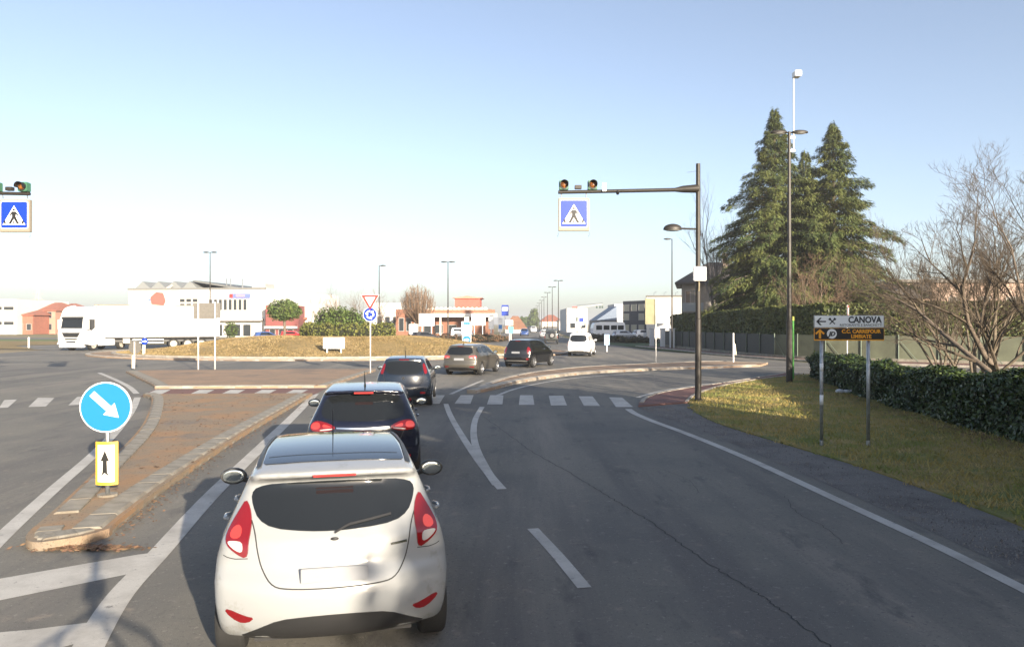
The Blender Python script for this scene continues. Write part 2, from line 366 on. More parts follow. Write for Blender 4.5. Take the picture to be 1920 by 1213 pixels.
# far footpath, red, in front of the green fence; road side grass
rp = struct(tri_sheet('far_footpath', [(60, 37.2), (31, 38.6), (21, 46), (18, 52), (16.2, 60), (15, 70), (13.4, 80), (15, 80), (16.2, 70), (17.2, 60), (18.6, 53), (22, 48.5), (31, 42), (60, 40)], .11, REDP, z0=-.02))
kerb([(13.2, 80), (14.8, 70), (16.0, 60), (17.8, 52), (20.8, 45.8), (30.8, 38.4), (59, 37)], rp, .2, .13, .03, 1.0, CONC2)
tri_sheet('grass_strip', [(11, 90), (12.6, 80), (14.6, 66), (15.6, 62), (17.5, 62), (16.4, 72), (17, 85), (30, 100), (14, 102)], .03, M('green_turf', (.06, .11, .025), .9, var=.4, scale=2, bump=1, bscale=30), None).__setitem__('kind', 'structure')
# roundabout island: apron, kerb, mound
EC, EA, EB = (-15, 64), 20, 14.3
def ell(e, n=96): return [(EC[0]+EA*e*math.cos(2*PI*i/n), EC[1]+EB*e*math.sin(2*PI*i/n)) for i in range(n)]
def mound_z(x, y):
    e = math.hypot((x-EC[0])/EA, (y-EC[1])/EB); t = min(max((.9-e)/.62, 0), 1); return .16+1.25*t*t*(3-2*t) if e < .9 else (.12 if e <= 1 else 0)
rb = struct(tri_sheet('roundabout_island', ell(1.0), .10, GRAVEL, z0=-.02))
kerb(list(ell(1.0))+[ell(1.0)[0]], rb, .35, .14, .05, 1.1, CONC2)
kerb(list(ell(.905))+[ell(.905)[0]], rb, .3, .22, .03, 1.1, CONC2)
V = []; F = []; NR, NA = 26, 110
for i in range(NR+1):
    for k in range(NA):
        e = .893*i/NR; a = 2*PI*k/NA; x, y = EC[0]+EA*e*math.cos(a), EC[1]+EB*e*math.sin(a)
        V.append((x, y, mound_z(x, y)+.04*math.sin(x*.9+y*.4)*math.sin(y*.7)*(1 if e > .1 else .2)))
        if i: k2 = (k+1) % NA; F.append(((i-1)*NA+k, (i-1)*NA+k2, i*NA+k2, i*NA+k))
md = Geo().add(V, F).obj('mound', DRY, rb, smooth=True, fix=False)
# left field verge beyond the truck, yards of the far buildings
struct(tri_sheet('field_verge', [(-46, 72), (-60, 75.5), (-140, 90), (-300, 120), (-300, 150), (-120, 112), (-60, 104), (-44, 98), (-56, 84)], .03, DRY))
struct(tri_sheet('green_field', [(-52, 101), (-110, 113), (-300, 152), (-300, 162), (-50, 112)], .02, M('field_green', (.12, .17, .04), .9, var=.4, scale=.3)))
struct(tri_sheet('yard_road', [(-50, 112.5), (-300, 163), (-300, 178), (-40, 122), (-8, 112), (-8, 106), (-20, 104)], .01, ASPH))
struct(tri_sheet('dry_verge_far', [(-42, 90), (-20, 88), (-7, 95), (-4.2, 108), (-3.8, 170), (-12, 170), (-12, 106), (-30, 102)], .03, DRY))
struct(tri_sheet('service_yard', [(10.5, 106), (40, 100), (60, 120), (60, 330), (14.5, 330)], .012, ASPH))
# ---------------------------------------------------------------- cars
def poly_sdf(poly, X, Z):
    d = np.full(X.shape, 1e9); s = np.ones(X.shape); n = len(poly)
    for i in range(n):
        (ax, az), (bx, bz) = poly[i], poly[i-1]
        ex, ez = bx-ax, bz-az; wx, wz = X-ax, Z-az
        t = np.clip((wx*ex+wz*ez)/(ex*ex+ez*ez+1e-12), 0, 1)
        d = np.minimum(d, (wx-ex*t)**2+(wz-ez*t)**2)
        c1 = Z >= az; c2 = Z < bz; c3 = ex*wz > ez*wx
        s = np.where((c1 & c2 & c3) | (~c1 & ~c2 & ~c3), -s, s)
    return s*np.sqrt(d)
def smax(a, b, k):
    h = np.clip(.5+.5*(a-b)/k, 0, 1); return a*h+b*(1-h)+k*h*(1-h)
class Body:
    """a car shell: side outline x plan width x cross section, rounded together"""
    def __init__(s, L, W, sil, prof, plan, bow=(.2, .25), crown=.04, k=.08, wheels=(), rad=.34, smooth=2, yarch=.3):
        s.L, s.W = L, W; s.prof = np.array(prof); s.plan = np.array(plan); s.bow = bow; s.crown = crown; s.k = k; s.wheels = wheels; s.rad = rad; s.yarch = yarch
        s.sil = chaikin(sil, smooth); s.H = max(p[1] for p in s.sil)
        s.g = .02; s.x0, s.z0 = -.4, -.2; nx, nz = int((L+.8)/s.g), int((s.H+.5)/s.g)
        X, Z = np.meshgrid(s.x0+s.g*np.arange(nx), s.z0+s.g*np.arange(nz), indexing='ij'); s.S = poly_sdf(s.sil, X, Z)
    def f(s, x, y, z):
        ay = np.abs(y); q = np.minimum(ay/s.W, 1.2)**2.4
        fr = np.clip(1-x/(s.L*.45), 0, 1); ff = np.clip(1-(s.L-x)/(s.L*.45), 0, 1)
        xb = x-s.bow[0]*q*fr+s.bow[1]*q*ff; zb = z+s.crown*q*np.clip((z-.7)/.5, 0, 1)
        u = np.clip((xb-s.x0)/s.g, 0, s.S.shape[0]-1.001); v = np.clip((zb-s.z0)/s.g, 0, s.S.shape[1]-1.001)
        i = u.astype(int); j = v.astype(int); a = u-i; b = v-j; S = s.S
        d1 = S[i, j]*(1-a)*(1-b)+S[i+1, j]*a*(1-b)+S[i, j+1]*(1-a)*b+S[i+1, j+1]*a*b
        d2 = ay-s.W*np.interp(z, s.prof[:, 0], s.prof[:, 1])*np.interp(x, s.plan[:, 0], s.plan[:, 1])
        d = smax(d1, d2, s.k)
        for xw in s.wheels:
            sub = np.maximum(np.hypot(x-xw, z-s.rad+.02)-s.rad*1.13, s.W-s.yarch-ay); d = np.maximum(d, -sub)
        return d
    def mesh(s, h, name):
        xs = np.arange(-.15, s.L+.2, h); ys = np.arange(h/2, s.W+.15, h); zs = np.arange(.05, s.H+.15, h)
        X, Y, Z = np.meshgrid(xs, ys, zs, indexing='ij'); D = s.f(X, Y, Z)
        D = np.concatenate([D[:, ::-1], D], 1); ys = np.concatenate([-ys[::-1], ys])
        sg = D < 0; c = [sg[a:sg.shape[0]-1+a, b:sg.shape[1]-1+b, e:sg.shape[2]-1+e] for a in (0, 1) for b in (0, 1) for e in (0, 1)]
        al = np.logical_and.reduce(c); an = np.logical_or.reduce(c); act = an & ~al
        idx = -np.ones(act.shape, int); ii = np.argwhere(act); idx[act] = np.arange(len(ii))
        P = np.zeros((len(ii), 3)); cnt = np.zeros(len(ii))
        for ax in range(3):
            o1, o2 = [k for k in range(3) if k != ax]
            for a in (0, 1):
                for b in (0, 1):
                    A = ii.copy(); A[:, o1] += a; A[:, o2] += b; B = A.copy(); B[:, ax] += 1
                    va, vb = D[tuple(A.T)], D[tuple(B.T)]; m = (va < 0) != (vb < 0)
                    t = va[m]/(va[m]-vb[m]); p = A[m].astype(float); p[:, ax] += t; P[m] += p; cnt[m] += 1
        P /= cnt[:, None]
        pos = np.stack([xs[0]+P[:, 0]*h, ys[0]+P[:, 1]*h, zs[0]+P[:, 2]*h], 1)
        Fs = []
        for ax in range(3):
            o1, o2 = [k for k in range(3) if k != ax]
            sl0 = [slice(None)]*3; sl1 = [slice(None)]*3; sl0[ax] = slice(0, -1); sl1[ax] = slice(1, None)
            E = np.argwhere(sg[tuple(sl0)] != sg[tuple(sl1)])
            E = E[(E[:, o1] > 0) & (E[:, o2] > 0) & (E[:, o1] < idx.shape[o1]) & (E[:, o2] < idx.shape[o2])]
            q = []
            for a, b in ((1, 1), (0, 1), (0, 0), (1, 0)):
                T = E.copy(); T[:, o1] -= a; T[:, o2] -= b; q.append(idx[tuple(T.T)])
            q = np.stack(q, 1); inside = sg[tuple(E.T)]; flip = inside if ax != 1 else ~inside
            q[~flip] = q[~flip][:, ::-1]; Fs.append(q)
        Q = np.concatenate(Fs); Q = Q[(Q >= 0).all(1)]
        for _ in range(2):
            e = .004; x, y, z = pos.T; d = s.f(x, y, z)
            gx = (s.f(x+e, y, z)-s.f(x-e, y, z))/(2*e); gy = (s.f(x, y+e, z)-s.f(x, y-e, z))/(2*e); gz = (s.f(x, y, z+e)-s.f(x, y, z-e))/(2*e)
            g = np.stack([gx, gy, gz], 1); n2 = np.maximum((g**2).sum(1), .3); st = np.clip(d/n2, -h*.4, h*.4); pos = pos-g*st[:, None]
        me = bpy.data.meshes.new(name); me.from_pydata(pos.tolist(), [], Q.tolist()); me.shade_smooth(); return me
    FR = {'rear': ((-.35, 0, 0), (0, 1, 0), (0, 0, 1), (1, 0, 0)), 'top': ((0, 0, 2.4), (1, 0, 0), (0, 1, 0), (0, 0, -1)),
          'left': ((0, 1.4, 0), (1, 0, 0), (0, 0, 1), (0, -1, 0)), 'right': ((0, -1.4, 0), (1, 0, 0), (0, 0, 1), (0, 1, 0))}
    def cast(s, pts, view, off, skew=0, xref=.25):
        pts = np.array(pts, float)
        if view == 'front': o, ua, ub, n = (s.L+.35, 0, 0), (0, 1, 0), (0, 0, 1), (-1, 0, 0)
        else: o, ua, ub, n = s.FR[view]
        o, ua, ub, n = map(np.array, (o, ua, ub, n)); n = n.astype(float)
        B = o+pts[:, :1]*ua+pts[:, 1:2]*ub
        if view == 'rear' and skew:           # look from the corner; outline is given on the plane x = xref
            sg = np.sign(pts.mean(0)[0]); n = np.array([1, -sg*skew, 0.]); n /= np.linalg.norm(n)
            B = B.copy(); B[:, 1] += sg*skew*(xref+.35)
        T = np.linspace(0, 2.9, 240); Q = B[:, None, :]+T[None, :, None]*n
        D = s.f(Q[..., 0], Q[..., 1], Q[..., 2]); hit = (D < 0); first = hit.argmax(1); ok = hit.any(1)
        first = np.where(ok, np.maximum(first, 1), 0); lo = T[np.maximum(first-1, 0)]; hi = T[first]
        for _ in range(12):
            mid = (lo+hi)/2; q = B+mid[:, None]*n; d = s.f(q[:, 0], q[:, 1], q[:, 2]); lo = np.where(d > 0, mid, lo); hi = np.where(d > 0, hi, mid)
        if ok.any() and not ok.all(): lo = np.where(ok, lo, np.median(lo[ok]))
        P = B+lo[:, None]*n; e = .004; x, y, z = P.T
        g = np.stack([s.f(x+e, y, z)-s.f(x-e, y, z), s.f(x, y+e, z)-s.f(x, y-e, z), s.f(x, y, z+e)-s.f(x, y, z-e)], 1)
        g /= np.maximum(np.linalg.norm(g, axis=1), 1e-9)[:, None]
        return P+g*off, g
    def patch(s, name, poly, view, m, parent, off=.005, grid=.05, rnd=2, skew=0, xref=.25, smooth=True):
        poly = chaikin(poly, rnd) if rnd else poly
        out = []
        for i in range(len(poly)):
            a, b = Vector(poly[i]), Vector(poly[(i+1) % len(poly)]); k = max(1, int((b-a).length/grid))
            out += [a+(b-a)*(j/k) for j in range(k)]
        n = len(out); mn = [min(p[i] for p in out) for i in (0, 1)]; mx = [max(p[i] for p in out) for i in (0, 1)]
        ins = []
        A = np.array([(p.x, p.y) for p in out])
        gx, gz = np.meshgrid(np.arange(mn[0]+grid/2, mx[0], grid), np.arange(mn[1]+grid/2, mx[1], grid))
        sd = poly_sdf([tuple(p) for p in A], gx.ravel(), gz.ravel())
        for X, Z, d in zip(gx.ravel(), gz.ravel(), sd):
            if d < -grid*.35: ins.append(Vector((X, Z)))
        r = delaunay_2d_cdt(out+ins, [(i, (i+1) % n) for i in range(n)], [], 1, 1e-6)
        v2 = [(p.x, p.y) for p in r[0]]; F = [tuple(f) for f in r[2]]
        P, g = s.cast(v2, view, off, skew, xref)
        V = [tuple(p) for p in P]; bn = len(V)
        cnt = {}
        for f in F:
            for i in range(3): e = (f[i], f[(i+1) % 3]); cnt[tuple(sorted(e))] = cnt.get(tuple(sorted(e)), 0)+1
        rim = {}
        for (a, b), c in cnt.items():
            if c == 1:
                for q in (a, b):
                    if q not in rim: rim[q] = len(V); V.append(tuple(P[q]-g[q]*(off+.012)))
                F.append((a, b, rim[b], rim[a]))
        o = Geo().add(V, F).obj(name, m, parent)
        if smooth: smooth_by(o.data, 50)
        return o
    def strip(s, name, line, view, m, parent, wd=.008, off=.0015, closed=False, step=.03, skew=0, xref=.25):
        L_ = list(line)+([line[0]] if closed else [])
        P2 = [Vector(p) for p in resample([(*p, 0) for p in L_], step)]
        A = []
        for i, q in enumerate(P2):
            t = (P2[min(i+1, len(P2)-1)]-P2[max(i-1, 0)]).normalized(); nn = Vector((-t.y, t.x, 0)); A += [tuple((q+nn*wd/2)[:2]), tuple((q-nn*wd/2)[:2])]
        P, g = s.cast(A, view, off, skew, xref)
        return Geo().add(P.tolist(), [(2*i, 2*i+1, 2*i+3, 2*i+2) for i in range(len(P2)-1)]).obj(name, m, parent)
WM = {}
def wheel(parent, x, y, r, w=.2, rim=RIM, side=1):
    key = (r, w, rim.name)
    if key not in WM:
        g = Geo(); ri = r*.66
        g.lathe([(ri, -w/2), (r*.93, -w/2), (r*.985, -w*.42), (r, -w*.3), (r, w*.3), (r*.985, w*.42), (r*.93, w/2), (ri, w/2), (ri*.96, w*.3), (ri*.96, -w*.3), (ri, -w/2)], 36, axis='y', cap=False)
        t = g.obj('tyre', RUBBER, smooth=40)
        g = Geo(); g.lathe([(ri, w*.46), (ri*.95, w*.5), (ri*.9, w*.42), (ri*.88, w*.1), (.02, w*.1)], 30, axis='y', cap=False)
        g.lathe([(.0, w*.44), (ri*.2, w*.44), (ri*.24, w*.3)], 16, axis='y', cap=False)
        for k in range(5):
            a = 2*PI*k/5
            for da in (-.16, .16):
                p = [(ri*.1, a-.22), (ri*.92, a+da-.075), (ri*.92, a+da+.075), (ri*.1, a+.22)]
                q = [(rr*math.cos(t_), rr*math.sin(t_)) for rr, t_ in p]
                V = [(u, w*.36, v) for u, v in q]+[(u, w*.45, v) for u, v in q]
                g.add(V, [(4, 5, 6, 7), (0, 1, 5, 4), (1, 2, 6, 5), (2, 3, 7, 6), (3, 0, 4, 7)])
        rm = g.obj('rim', rim, smooth=40); WM[key] = (t.data, rm.data); bpy.data.objects.remove(t); bpy.data.objects.remove(rm)
    wo = link('wheel', WM[key][0], None, parent); wo.location = (x, y, r); wo.rotation_euler = (0, random.uniform(0, 6), 0 if side > 0 else PI)
    ro = link('rim', WM[key][1], None, wo); return wo
def mirror_part(parent, x, y, z, sgn, m, s=1):
    g = Geo(); g.ell((0, 0, 0), (.075*s, .115*s, .075*s), 16, 8)
    g.v = [(max(a, -.028), b, c) for a, b, c in g.v]; g.tube([(.0, -sgn*.08, -.03), (.02, -sgn*.2, -.07)], .028, 6)
    o = g.obj('door_mirror', m, parent, smooth=45); o.location = (x, sgn*y, z)
    q = Geo().ell((0, 0, 0), (.004, .094*s, .058*s), 16, 8).obj('mirror_glass', M('mirror_glass', (.45, .5, .52), .08, .9), o, smooth=True); q.location = (-.029, 0, 0)
    return o
def plate_part(B, parent, z, w=.5, h=.11, y=0):
    P, _ = B.cast([(y, z), (y, z-h/2), (y, z+h/2)], 'rear', 0); x = P[:, 0].min()-.012
    return Geo().box(x-.006, x+.01, y-w/2, y+w/2, z-h/2, z+h/2).obj('number_plate', PLATE, parent, bevel=.004)
def place(root, rear, heading, L):
    a = R(heading); root.rotation_euler.z = PI/2-a
    root.location = (rear[0], rear[1], 0)
def car(name, label, B, rear, heading, pm, h, wr, wb, track=None, rim=RIM, group='cars queuing at the roundabout', cat='car'):
    root = empty(name, (0, 0, 0), 0, label, cat, group); place(root, rear, heading, B.L)
    link('body', B.mesh(h, name+'_body'), pm, root)
    ty = (track or B.W-.11)
    for x in wb:
        for sg in (1, -1): wheel(root, x, sg*ty, wr, .2, rim, sg)
    g = Geo().box(.3, B.L-.3, -B.W+.3, B.W-.3, .2, .45); g.obj('underbody', PLASTIC, root)
    return root
def both(poly): return poly, [(-a, b) for a, b in reversed(poly)]
PROF = [(.15, .90), (.3, .955), (.5, .99), (.65, 1.0), (.8, .985), (.93, .945), (1.05, .88), (1.2, .80), (1.35, .725), (1.5, .655)]
def hi_prof(k, top): return [(a*k if a > .6 else a, b) for a, b in PROF[:-2]]+top
def nose(L, hood=.98, ws=(2.15, 1.44), wb=(2.95, 1.02)):
    return [ws, ((ws[0]+wb[0])/2, (ws[1]+wb[1])/2+.02), wb, (L-.6, hood-.06), (L-.2, hood-.22), (L-.03, .62), (L, .45), (L-.04, .27), (L-.3, .2)]

# --- white hatchback in front of the camera
PW = paint('pearl_white', (.295, .305, .31), .25, dirt=.14)
SIL = [(.55, .22), (.15, .24), (.05, .33), (.005, .45), (0, .58), (.03, .68), (.085, .76), (.105, .86), (.125, .95), (.175, 1.0), (.27, 1.12), (.36, 1.25), (.41, 1.325), (.30, 1.365), (.255, 1.395), (.30, 1.42), (.55, 1.455), (1.0, 1.485), (1.5, 1.485), (1.9, 1.465)]+nose(3.95)
FB = Body(3.95, .865, SIL, PROF, [(0, .90), (.25, .965), (.6, 1), (3, 1), (3.5, .96), (3.95, .84)], (.30, .3), .05, .075, (.72, 3.21), .315)
RF = (-1.245, 5.24)
f = car('white_hatchback', 'white hatchback with dark glass roof, nearest car in the queue', FB, RF, -13.2, PW, .021, .315, (.72, 3.21))
FB.patch('rear_window', [(.585, 1.16), (.60, 1.235), (.56, 1.285), (.42, 1.315), (0, 1.325), (-.42, 1.315), (-.56, 1.285), (-.60, 1.235), (-.585, 1.16), (-.54, 1.075), (-.44, 1.025), (-.2, 1.005), (0, 1.0), (.2, 1.005), (.44, 1.025), (.54, 1.075)], 'rear', GLASS, f, .005, .04, 1)
for p in both([(.70, 1.20), (.645, 1.15), (.595, 1.06), (.57, .96), (.56, .875), (.575, .83), (.64, .85), (.72, .89), (.765, .93), (.785, .98), (.765, 1.05), (.73, 1.13)]):
    t = FB.patch('tail_lamp', p, 'rear', TAIL, f, .012, .03, 1, .45, .30)
    sg = 1 if p[0][0] > 0 else -1
    FB.patch('lit_lens', [(sg*a, b) for a, b in [(.70, 1.04), (.66, 1.02), (.645, .98), (.66, .955), (.71, .95), (.745, .97), (.74, 1.01)]], 'rear', TAILHOT, t, .015, .03, 1, .45, .30)
    FB.patch('reverse_lens', [(sg*a, b) for a, b in [(.62, .935), (.605, .90), (.61, .868), (.66, .878), (.73, .915), (.745, .935), (.68, .94)]], 'rear', CLEAR, t, .015, .03, 1, .45, .30)
    FB.patch('bumper_reflector', [(sg*a, b) for a, b in [(.78, .475), (.76, .50), (.62, .455), (.545, .445), (.60, .405), (.68, .405)]], 'rear', TAIL, f, .006, .03, 1, .3, .1)
FB.patch('lower_bumper', [(.68, .27), (.52, .365), (.38, .435), (.2, .455), (0, .46), (-.2, .455), (-.38, .435), (-.52, .365), (-.68, .27), (-.4, .245), (.4, .245)], 'rear', PLASTIC, f, .006, .04, 1)
FB.strip('tailgate_gap', chaikin([(.62, 1.14), (.555, 1.0), (.53, .86), (.50, .76), (.43, .665), (.34, .645), (0, .64), (-.34, .645), (-.43, .665), (-.50, .76), (-.53, .86), (-.555, 1.0), (-.62, 1.14)], 2, False), 'rear', SEAM, f, .009)
FB.strip('bumper_gap', chaikin([(.60, .83), (.72, .82), (.80, .85)], 1, False), 'rear', SEAM, f, .006)
FB.strip('bumper_gap', chaikin([(-.60, .83), (-.72, .82), (-.80, .85)], 1, False), 'rear', SEAM, f, .006)
g = Geo().box(.245, .265, -.155, .155, 1.378, 1.395); bl = g.obj('high_brake_lamp', TAILHOT, f, bevel=.004)
FB.patch('glass_roof', [(.52, .50), (.60, .535), (2.0, .50), (2.06, .3), (2.07, 0), (2.06, -.3), (2.0, -.50), (.60, -.535), (.52, -.50), (.50, 0)], 'top', M('glass_roof', (.010, .012, .016), .06, spec=.7), f, .006, .06, 1)
FB.strip('roof_seam', [(.72, .5), (.70, 0), (.72, -.5)], 'top', SEAM, f, .012, .0085)
for sg in (1, -1): FB.strip('roof_rail', [(.5, sg*.555), (1.2, sg*.565), (2.0, sg*.53)], 'top', PLASTIC, f, .035, .008)
Geo().tube([(1.86, .02, 1.47), (1.78, .02, 1.51), (1.38, .02, 1.74)], [.008, .005, .002], 5).obj('antenna', BLACK, f)
FB.patch('windscreen', [(.60, 1.06), (.52, 1.40), (0, 1.43), (-.52, 1.40), (-.60, 1.06), (0, 1.03)], 'front', GLASS, f, .004, .06, 1)
for v in ('left', 'right'):
    FB.patch('side_window', [(.78, 1.10), (.86, 1.28), (1.25, 1.375), (1.9, 1.38), (1.62, 1.02), (1.0, 1.04)], v, GLASS, f, .004, .06, 1)
    FB.patch('side_window', [(1.68, 1.01), (1.92, 1.37), (2.16, 1.36), (2.78, 1.0)], v, GLASS, f, .004, .06, 1)
    FB.strip('door_gap', [(1.66, 1.0), (1.66, .4), (1.45, .33)], v, SEAM, f); FB.strip('door_gap', [(1.05, 1.03), (1.0, .75), (1.08, .5)], v, SEAM, f); FB.strip('door_gap', [(2.8, 1.0), (2.78, .4)], v, SEAM, f)
for sg in (1, -1):
    mirror_part(f, 2.30, .96, 1.02, sg, M('mirror_shell', (.03, .03, .03), .4), 1.08); 
    for x in (1.12, 1.78): Geo().tube([(x, sg*.85, .895), (x+.05, sg*.885, .895), (x+.15, sg*.89, .895), (x+.2, sg*.86, .895)], .016, 6).obj('door_handle', PW, f, smooth=True)
for p in both([(.5, .74), (.66, .86), (.78, .80), (.72, .68)]): FB.patch('headlamp', p, 'front', CLEAR, f, .006, .05, 1)
FB.patch('grille', [(.45, .3), (.5, .5), (-.5, .5), (-.45, .3)], 'front', PLASTIC, f, .006, .06, 1)
P, _ = FB.cast([(0, .955)], 'rear', .004); g = Geo().ell((P[0][0], 0, .955), (.012, .03, .012), 14, 6); g.obj('wiper_hub', PLASTIC, f, smooth=True)
FB.strip('wiper', [(0, .985), (-.1, 1.03), (-.42, 1.075)], 'rear', PLASTIC, f, .014, .014)
FB.strip('badge_script', [(-.40, .885), (-.46, .888), (-.52, .892)], 'rear', CHROME, f, .016, .005)
plate_part(FB, f, .735, .46, .10)

def kit(B, root, win, lamp, glassroof=None, lampm=TAIL, lskew=.45, lx=.25, lens=None, refl=None, plate=None, side=(), gaps=(), mirror=None, mm=PLASTIC, brake=None, brakem=TAIL, skirt=None, gatelow=.62, ws=None, handles=()):
    B.patch('rear_window', win, 'rear', GLASS, root, .005, .05, 1)
    for p in both(lamp):
        t = B.patch('tail_lamp', p, 'rear', lampm, root, .012, .04, 1, lskew, lx); sg = 1 if p[0][0] > 0 else -1
        if lens: B.patch('clear_lens', [(sg*a, b) for a, b in lens], 'rear', CLEAR, t, .015, .03, 1, lskew, lx)
        if refl: B.patch('bumper_reflector', [(sg*a, b) for a, b in refl], 'rear', TAIL, root, .006, .04, 0, .2, .1)
    if plate: plate_part(B, root, plate)
    if brake:
        P, _ = B.cast([(0, brake+d_) for d_ in (-.012, 0, .012, .02)], 'rear', 0); x = P[:, 0].min()
        Geo().box(x-.012, x+.03, -.15, .15, brake-.012, brake+.012).obj('high_brake_lamp', brakem, root, bevel=.003)
    if skirt: B.patch('lower_bumper', skirt, 'rear', PLASTIC, root, .006, .05, 1)
    for v in ('left', 'right'):
        for q in side: B.patch('side_window', q, v, GLASS, root, .004, .07, 1)
        for q in gaps: B.strip('door_gap', q, v, SEAM, root, .01)
    if mirror:
        for sg in (1, -1): mirror_part(root, mirror[0], mirror[1], mirror[2], sg, mm)
    if ws: B.patch('windscreen', ws, 'front', GLASS, root, .004, .08, 1)
    for x, z in handles:
        for v, sg in (('left', 1), ('right', -1)):
            P, _ = B.cast([(x, z)], v, 0); y = P[0][1]; Geo().tube([(x-.08, y, z), (x-.04, y+sg*.03, z), (x+.06, y+sg*.03, z), (x+.1, y, z)], .014, 5).obj('door_handle', root.children[0].data.materials[0], root)
    for p in both([(.5, .72), (.7, .82), (.8, .78), (.72, .66)]): B.patch('headlamp', p, 'front', CLEAR, root, .006, .06, 1)
    wl = min(q[0] for q in lamp)
    w = win[0]
WSC = [(.62, 1.06), (.54, 1.39), (0, 1.42), (-.54, 1.39), (-.62, 1.06), (0, 1.03)]
# --- dark blue hatchback, second in the queue
PB = paint('midnight_blue', (.008, .010, .022), .2)
SIL = [(.6, .24), (.12, .28), (.03, .40), (0, .56), (.04, .66), (.06, .80), (.07, .93), (.16, 1.0), (.34, 1.16), (.52, 1.33), (.58, 1.385), (.44, 1.40), (.38, 1.425), (.46, 1.445), (.9, 1.475), (1.6, 1.485), (2.1, 1.455)]+nose(4.37, 1.0, (2.35, 1.42), (3.2, 1.03))
AB = Body(4.37, .905, SIL, PROF, [(0, .90), (.3, .97), (.8, 1), (3.3, 1), (4, .95), (4.37, .84)], (.30, .3), .05, .08, (.82, 3.5), .32)
a2 = car('blue_hatchback', 'very dark blue hatchback with lit brake lamps, second car in the queue', AB, (-2.28, 11.4), -9.0, PB, .03, .32, (.82, 3.5))
kit(AB, a2, [(.66, 1.06), (.61, 1.28), (.5, 1.36), (0, 1.38), (-.5, 1.36), (-.61, 1.28), (-.66, 1.06), (-.5, 1.0), (0, .985), (.5, 1.0)],
    [(.80, .98), (.70, .985), (.52, .955), (.38, .90), (.50, .845), (.70, .835), (.82, .85), (.85, .92)], None, TAIL, .35, .15, [(.66, .868), (.66, .848), (.46, .872), (.44, .888)], [(.75, .42), (.75, .46), (.55, .44), (.55, .41)], None,
    ([(.85, 1.08), (1.0, 1.3), (1.5, 1.385), (2.2, 1.38), (2.0, 1.02)], [(2.05, 1.02), (2.25, 1.37), (2.42, 1.36), (3.05, 1.02)]), ([(2.02, 1), (2.0, .38)], [(1.05, 1.0), (1.2, .6)], [(3.1, 1), (3.05, .4)]), (2.65, .985, 1.03), BLACK, 1.403, TAILHOT, [(.66, .28), (.45, .40), (0, .42), (-.45, .40), (-.66, .28)], ws=WSC, handles=((1.4, .92), (2.25, .92)))
for t in [c for c in a2.children if c.name.startswith('tail_lamp')]:
    sg = 1 if sum(v.co.y for v in t.data.vertices) > 0 else -1
    AB.patch('lit_lens', [(sg*a, b) for a, b in [(.79, .962), (.70, .962), (.655, .915), (.69, .872), (.81, .872), (.83, .92)]], 'rear', TAILHOT, t, .016, .04, 1, .35, .15)
    AB.patch('lit_lens', [(sg*a, b) for a, b in [(.62, .945), (.54, .93), (.46, .905), (.54, .895), (.62, .90)]], 'rear', TAILHOT, t, .016, .04, 1, .35, .15)
AB.patch('gate_trim', [(.4, .885), (0, .87), (-.4, .885), (-.4, .905), (0, .895), (.4, .905)], 'rear', CHROME, a2, .006, .05, 0)
AB.strip('tailgate_gap', chaikin([(.70, 1.0), (.62, .83), (.55, .66), (0, .63), (-.55, .66), (-.62, .83), (-.70, 1.0)], 2, False), 'rear', SEAM, a2, .009)
Geo().tube([(.95, 0, 1.47), (.93, 0, 1.51), (.72, 0, 1.72)], [.02, .012, .004], 6).obj('antenna', BLACK, a2)
# --- dark grey hatchback, third in the queue
PG = paint('anthracite', (.010, .016, .028), .25, dirt=.05)
SIL = [(.6, .24), (.12, .28), (.02, .40), (0, .58), (.05, .68), (.09, .84), (.12, .98), (.24, 1.14), (.42, 1.38), (.36, 1.42), (.5, 1.455), (1.0, 1.49), (1.6, 1.49), (2.0, 1.465)]+nose(4.03, 1.0, (2.2, 1.44), (3.05, 1.03))
GB = Body(4.03, .845, SIL, PROF, [(0, .90), (.3, .97), (.7, 1), (3.1, 1), (3.7, .94), (4.03, .82)], (.30, .32), .05, .09, (.78, 3.29), .31)
a3 = car('grey_hatchback', 'dark grey hatchback with tall tail lamps on its rear pillars, third car in the queue', GB, (-3.24, 22.2), -3.5, PG, .038, .31, (.78, 3.29))
kit(GB, a3, [(.56, 1.0), (.53, 1.30), (.4, 1.37), (-.4, 1.37), (-.53, 1.30), (-.56, 1.0), (0, .955)], [(.69, 1.30), (.62, 1.26), (.60, 1.04), (.62, .97), (.72, 1.0), (.735, 1.16)], None, TAIL, .5, .28, None, [(.66, .40), (.66, .46), (.5, .46), (.5, .40)], None,
    ([(.75, 1.12), (.9, 1.32), (1.4, 1.40), (1.95, 1.39), (1.8, 1.03), (.95, 1.06)], [(1.85, 1.03), (2.02, 1.39), (2.2, 1.385), (2.85, 1.03)]), ([(1.8, 1), (1.78, .38)],), (2.45, .93, 1.05), PLASTIC, 1.405, TAIL, None, ws=WSC)
GB.strip('tailgate_gap', chaikin([(.60, 1.0), (.56, .75), (.45, .62), (0, .60), (-.45, .62), (-.56, .75), (-.60, 1.0)], 2, False), 'rear', SEAM, a3, .01)
P, _ = GB.cast([(0, .87)], 'rear', .006); Geo().lathe([(.045, 0), (.045, .01), (.03, .014)], 16, (P[0][0]-.006, 0, .87), 'x').obj('badge', CHROME, a3)
Geo().tube([(.95, 0, 1.47), (.93, 0, 1.51), (.78, 0, 1.80)], [.02, .012, .004], 6).obj('antenna', BLACK, a3)
